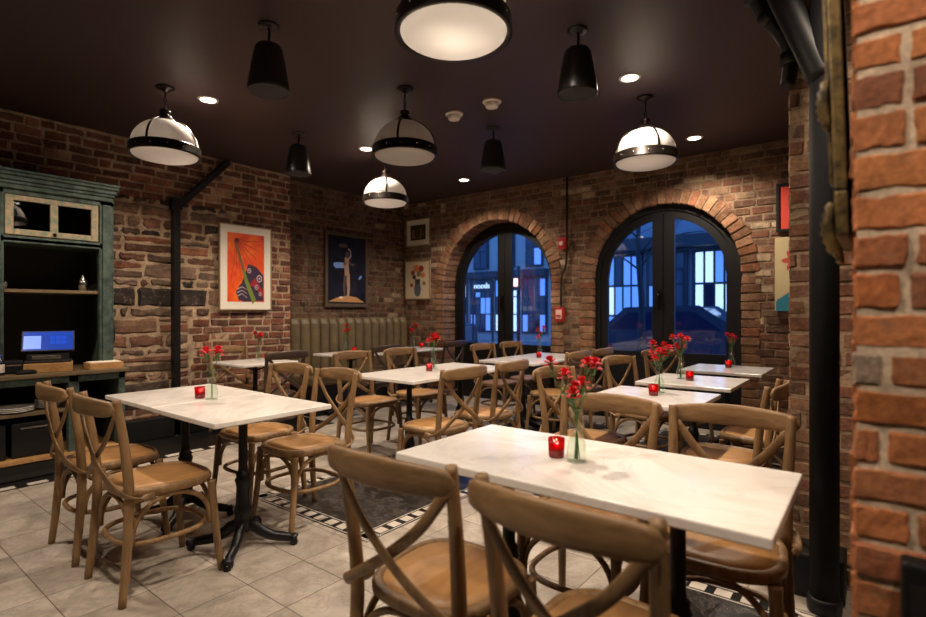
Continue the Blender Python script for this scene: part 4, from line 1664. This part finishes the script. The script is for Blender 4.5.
# ornate gilt frame on the flank of the near pier
t = thing('gilt_frame', 'ornate aged gilt frame on the flank of the brick pier, seen edge on', 'frame', (PX - .012, PY + .02, 1.40))
t.rotation_euler = (0, -.032, 0)
mb = MB()
for (a, b, z0, z1) in ((0, .36, 0, .09), (0, .36, .95, 1.04), (0, .09, .09, .95), (.27, .36, .09, .95)):
    mb.box(-.022, 0, a, b, z0, z1)
    mb.box(-.03, -.02, a + .02, b - .02, z0 + .02, z1 - .02)
mb.build('moulding', M['gold'], t, bevel=.006)
for (yy, zz) in ((.02, .02), (.02, .27), (.02, 1.0), (.34, .02), (.34, 1.0)):
    mb = MB()
    pts = [(-.026 - .008 * math.cos(PI / 2 * (k - 6) / 6) - .002 * (k % 2), yy, zz + (k - 6) / 6 * .05) for k in range(13)]
    mb.tube(pts, [.006 + .005 * math.cos(PI / 2 * (k - 6) / 6.5) + .002 * (k % 2) for k in range(13)], 8)
    mb.build('carved_ornament', M['gold'], t)
MB().box(-.012, -.004, .09, .27, .09, .95).build('picture_panel', M['cab_dark'], t)

# ------------------------------------------------------------------ black column pipe with branch, at the stub wall
t = thing('drain_pipe', 'thick black cast iron pipe standing before the brick wall edge', 'pipe', (-.168, 2.655, 0))
MB().tube([(0, 0, 0), (0, 0, CEIL - .001)], .053, 24).build('riser', M['pipe_black'], t)
for z in (.004,):
    MB().lathe([(.054, 0), (.061, .004), (.063, .02), (.063, .05), (.060, .06), (.054, .065)], (0, 0, z), 24).build('coupling', M['black'], t)
mb = MB().tube(catmull([(0, 0, 2.22), (-.05, .01, 2.36), (-.12, .03, 2.55), (-.19, .05, 2.74), (-.26, .07, CEIL - .002)], 5), .058, 18)
mb.build('branch', M['black'], t)
t = thing('ceiling_pipe', 'black pipe with hubbed elbow under the ceiling beside the brick wall edge', 'pipe', (.04, 0, .09))
MB().tube(catmull([(-.50, 2.78, CEIL - .092), (-.50, 2.80, 2.70), (-.47, 2.82, 2.60), (-.40, 2.84, 2.48), (-.36, 2.85, 2.40), (-.35, 2.86, 2.30), (-.36, 2.97 - .12, 2.2)], 6), .034, 16).build('riser', M['black'], t)
for p, d in (((-.492, 2.803, 2.645), (.1, .05, -1)), ((-.435, 2.83, 2.54), (.6, .2, -1)), ((-.35, 2.858, 2.33), (0, 0, -1))):
    d = Vector(d).normalized()
    MB().tube([Vector(p) - d * .025, Vector(p) + d * .025], .045, 16).build('coupling', M['black'], t)

# black floor box, cable and wall box
t = thing('floor_box', 'black equipment box on the floor behind the black pipe', 'box', (-.27, 2.83, .003))
MB().box(-.17, .17, -.09, .10, 0, .19).build('body', M['black'], t, bevel=.01)
MB().tube([(-.06, -.089, .11), (-.06, -.093, .11)], .02, 14).build('dial', M['steel'], t)
tt = MB().tube(catmull([(-.42, 2.80, .012), (-.30, 2.60, .012), (-.16, 2.53, .012), (-.05, 2.56, .012), (.08, 2.66, .012), (.16, 2.74, .10), (.2, 2.80, .2), (.24, 2.93, .3)], 8), .006, 6).build('white_cable', M['cable'])
tag(tt, 'white cable curling over the floor behind the black pipe', 'cable')
t = thing('wall_box', 'black metal box on the face of the orange brick pier', 'box', (PX + .125, PY - .012, .68))
MB().box(-.062, .062, -.05, 0, -.14, .135).build('body', M['black'], t, bevel=.006)
MB().box(-.05, .05, -.054, -.05, -.10, .10).build('cover_plate', M['speaker'], t)

# fire alarm pieces and conduit between the arches
t = thing('fire_alarm_strobe', 'red square alarm strobe high on the brick between the arches', 'alarm', (-3.05, YW - .02, 2.10))
MB().box(-.055, .055, -.045, 0, -.07, .07).build('housing', M['alarm_red'], t, bevel=.005)
MB().box(-.025, .02, -.065, -.045, -.03, .02).build('strobe_lens', M['alarm_white'], t, bevel=.005)
t = thing('fire_alarm_pull', 'red fire alarm pull station at shoulder height between the arches', 'alarm', (-3.09, YW - .02, 1.22))
MB().box(-.06, .06, -.05, 0, -.085, .085).build('housing', M['alarm_red'], t, bevel=.005)
mb = MB().box(-.04, .04, -.056, -.05, -.055, .06)
mb.build('face_plate', M['alarm_white'], t)
MB().box(-.03, .03, -.068, -.056, -.03, -.005).build('handle', M['alarm_red'], t, bevel=.003)
tt = MB().tube(catmull([(-3.0, YW - .032, CEIL - .002), (-3.0, YW - .032, 2.4), (-3.0, YW - .032, 2.0), (-3.02, YW - .032, 1.8), (-3.07, YW - .032, 1.68), (-3.08, YW - .032, 1.5), (-3.08, YW - .032, 1.30)], 6), .012, 8).build('conduit', M['black'])
tag(tt, 'thin black conduit running down the brick to the fire alarm', 'conduit')

# ------------------------------------------------------------------ street outside
M['asphalt'] = mat('asphalt', S(120, 122, 130), .45)
M['facade'] = mat('facade_brick', S(186, 178, 176), .8)
M['facade2'] = mat('facade_paint', S(140, 146, 160), .7)
M['dark_ext'] = mat('dark_metalwork', S(40, 44, 56), .4)
M['ext_glass'] = mat('street_window', S(30, 40, 70), .08, spec=.8)
M['lit'] = mat('lit_shop_window', (.6, .7, 1), .5, emis=(.55, .78, 1.0), es=1.25)
M['lit_dim'] = mat('dim_lit_window', (.4, .5, .9), .5, emis=(.12, .3, .9), es=.8)
M['amber'] = mat('amber_signal', (1, .6, .4), .5, emis=(1.0, .45, .35), es=3)
M['car_paint'] = mat('car_paint', S(60, 66, 84), .2, coat=.5)

o = MB().box(-60, 25, 6.35, 90, -.22, -.12).build('road', M['asphalt'])
struct(o, 'wet street outside the arched doors', 'street')
o = MB().box(-60, 25, 6.35, 8.6, -.12, -.02).build('pavement', M['asphalt'])
struct(o, 'pavement outside the arched doors', 'pavement')


def building(name, x0, x1, y, h, label, matl, nf, nb, shop=None, seed=1):
    rnd = random.Random(seed)
    t = thing(name, label, 'building', ((x0 + x1) / 2, y, -.12))
    w = x1 - x0
    MB().box(-w / 2, w / 2, 0, 6, 0, h).build('wall', matl, t)
    MB().box(-w / 2 - .1, w / 2 + .1, -.25, 6, h, h + .3).build('cornice', M['dark_ext'], t)
    bw = w / nb
    for b in range(nb):
        cx = -w / 2 + bw * (b + .5)
        for f in range(nf):
            z0 = (3.5 if f else .4) + (f - 1) * 2.6 * (1 if f else 0)
            if f == 0:
                z0, z1 = .45, 2.9
                ww = bw * .40
            else:
                z1 = z0 + 1.6
                ww = bw * .26
            fr = MB().box(cx - ww - .06, cx + ww + .06, -.08, 0, z0 - .06, z1 + .06).build('window_frame', M['dark_ext'], t)
            nc, nr = (4, 3) if f == 0 else (2, 2)
            for mt_ in ('lit', 'lit_dim', 'ext_glass'):
                pass
            mb = MB()
            sh_ = f == 0 and shop and b in shop
            for ic in range(nc):
                for ir in range(nr):
                    a0 = cx - ww + 2 * ww * ic / nc + .03
                    a1 = cx - ww + 2 * ww * (ic + 1) / nc - .03
                    b0 = z0 + (z1 - z0) * ir / nr + .03
                    b1 = z0 + (z1 - z0) * (ir + 1) / nr - .03
                    k = rnd.random()
                    mi_ = (0 if k < .5 else 1 if k < .85 else 2) if sh_ else (1 if k < .2 else 2)
                    mb.box(a0, a1, -.1, -.07, b0, b1, mi_)
            mb.build('pane', [M['lit'], M['lit_dim'], M['ext_glass']], fr)
    if shop is not None:
        MB().box(-w / 2, w / 2, -.5, -.02, 3.0, 3.3).build('shop_fascia', M['dark_ext'], t)
    return t


building('shop_building', -7.2, -1.4, 14.2, 5.4, 'blue lit shop building across the street through the wide arch', M['facade2'], 1, 5, (1, 3), 3)
building('town_house', -17.5, -11.5, 21, 5.6, 'brick town house across the street through the corner arch', M['facade'], 2, 4, (0, 2), 5)
building('town_house', -25.5, -18.6, 24, 7.5, 'taller town house further along the street', M['facade2'], 2, 4, (1, 3), 8)
building('town_house', -11.0, -7.6, 26, 6.4, 'narrow town house beyond the shop building', M['facade'], 2, 3, (1,), 9)

# lit sign letters on a fascia seen through the corner arch
t = thing('shop_sign', 'white glowing shop sign letters through the corner arch glass', 'sign', (-9.58, 13.2, 0))
MB().box(-.42, .42, .02, .08, 1.86, 2.22).build('sign_board', M['dark_ext'], t)
MB().box(-.40, -.35, .03, .08, -.12, 1.86).build('sign_post', M['dark_ext'], t)
MB().box(.35, .40, .03, .08, -.12, 1.86).build('sign_post', M['dark_ext'], t)
cu = bpy.data.curves.new('letters', 'FONT')
cu.body = 'noods'
cu.size = .24
cu.extrude = .01
cu.align_x = 'CENTER'
tmp = bpy.data.objects.new('letters', cu)
COL.objects.link(tmp)
bpy.context.view_layer.update()
me = bpy.data.meshes.new_from_object(tmp.evaluated_get(bpy.context.evaluated_depsgraph_get()))
bpy.data.objects.remove(tmp)
me.materials.clear()
me.materials.append(M['lit'])
o = bpy.data.objects.new('sign_lettering', me)
COL.objects.link(o)
o.parent = t
o.location = (0, .0, 1.98)
o.rotation_euler = (PI / 2, 0, 0)

# street lamps, signal and parked cars
for (x, y, lab) in ((-9.2, 11.0, 'street lamp with white globe through the corner arch'), (-4.75, 9.9, 'street lamp with white globe through the wide arch')):
    t = thing('street_lamp', lab, 'street lamp', (x, y, -.12), 0)
    MB().lathe([(.12, 0), (.12, .2), (.06, .4), (.045, 3.0)], seg=12).build('pole', M['dark_ext'], t)
    MB().lathe([(0, 2.98), (.1, 3.02), (.16, 3.15), (.13, 3.3), (0, 3.36)], seg=16, caps=False).build('lamp_globe', M['lit'], t)


def street_tree(x, y, h, seed, label):
    rnd = random.Random(seed)
    t = thing('bare_tree', label, 'tree', (x, y, -.02), 0)
    trunk = catmull([(0, 0, 0), (.03, .02, h * .3), (-.03, .0, h * .6), (.05, .03, h)], 5)
    MB().tube(trunk, [.07 - .045 * k / len(trunk) for k in range(len(trunk))], 8).build('trunk', M['bark'], t)
    mb = MB()
    for k in range(16):
        p = trunk[rnd.randrange(7, len(trunk))]
        a = rnd.uniform(0, 2 * PI)
        L = rnd.uniform(.6, 1.3)
        e = p + Vector((math.cos(a) * L, math.sin(a) * L, rnd.uniform(.25, .9)))
        m_ = (p + e) / 2 + Vector((0, 0, .12))
        mb.tube(catmull([p, m_, e], 4), [.02, .018, .016, .014, .012, .010, .008, .006, .004], 5)
        for q in range(4):
            b = p.lerp(e, rnd.uniform(.4, 1)) + Vector((0, 0, .08))
            mb.tube([b, b + Vector((rnd.uniform(-.4, .4), rnd.uniform(-.4, .4), rnd.uniform(.0, .4)))], [.007, .003], 4)
    mb.build('branches', M['bark'], t)


M['bark'] = mat('street_tree_bark', S(56, 56, 64), .8)
street_tree(-3.15, 8.9, 4.2, 4, 'bare street tree outside the wide arched door')
street_tree(-8.6, 9.3, 4.6, 6, 'bare street tree outside the corner arched door')
t = thing('traffic_signal', 'pedestrian signal glowing amber through the corner arch', 'signal', (-7.55, 12.0, -.12))
MB().tube([(0, .08, 0), (0, .08, 2.6)], .05, 10).build('pole', M['dark_ext'], t)
MB().box(-.16, .16, -.1, .1, 1.95, 2.35).build('signal_housing', M['dark_ext'], t)
MB().box(-.09, .09, -.115, -.1, 2.05, 2.26).build('signal_lens', M['amber'], t)


def car(x, y, rz, label):
    t = thing('parked_car', label, 'car', (x, y, -.12), rz, 'cars parked on the street')
    prof = [(-2.1, .3), (-2.1, .75), (-1.9, .9), (-1.2, .98), (-.7, 1.42), (.7, 1.45), (1.35, 1.0), (2.05, .88), (2.1, .3)]
    mb = MB()
    nn = len(prof)
    vs = [(a, -.85, b) for a, b in prof] + [(a, .85, b) for a, b in prof]
    mb.add(vs, [tuple(range(nn)), tuple(range(nn, 2 * nn))[::-1]] + [(i, (i + 1) % nn, nn + (i + 1) % nn, nn + i) for i in range(nn)])
    mb.build('body', M['car_paint'], t, bevel=.05)
    mb = MB()
    for s in (-.86, .86):
        q = [(-1.08, 1.02), (-.66, 1.36), (.62, 1.38), (1.12, 1.02)]
        mb.add([(a, s, b) for a, b in q], [(0, 1, 2, 3)])
    mb.build('side_window', M['ext_glass'], t)
    for (a, s) in ((-1.3, -1), (1.3, -1), (-1.3, 1), (1.3, 1)):
        mb = MB().tube([(a, s * .68, .31), (a, s * .87, .31)], .31, 18)
        mb.build('wheel', M['rubber'], t)
    MB().box(-2.12, -2.08, -.7, .7, .62, .74).build('tail_light', M['lit_dim'], t)
    return t


car(-3.4, 11.6, .02, 'dark parked car low behind the wide arched door glass')
car(-13.4, 14.4, .02, 'dark parked car low behind the corner arched door glass')
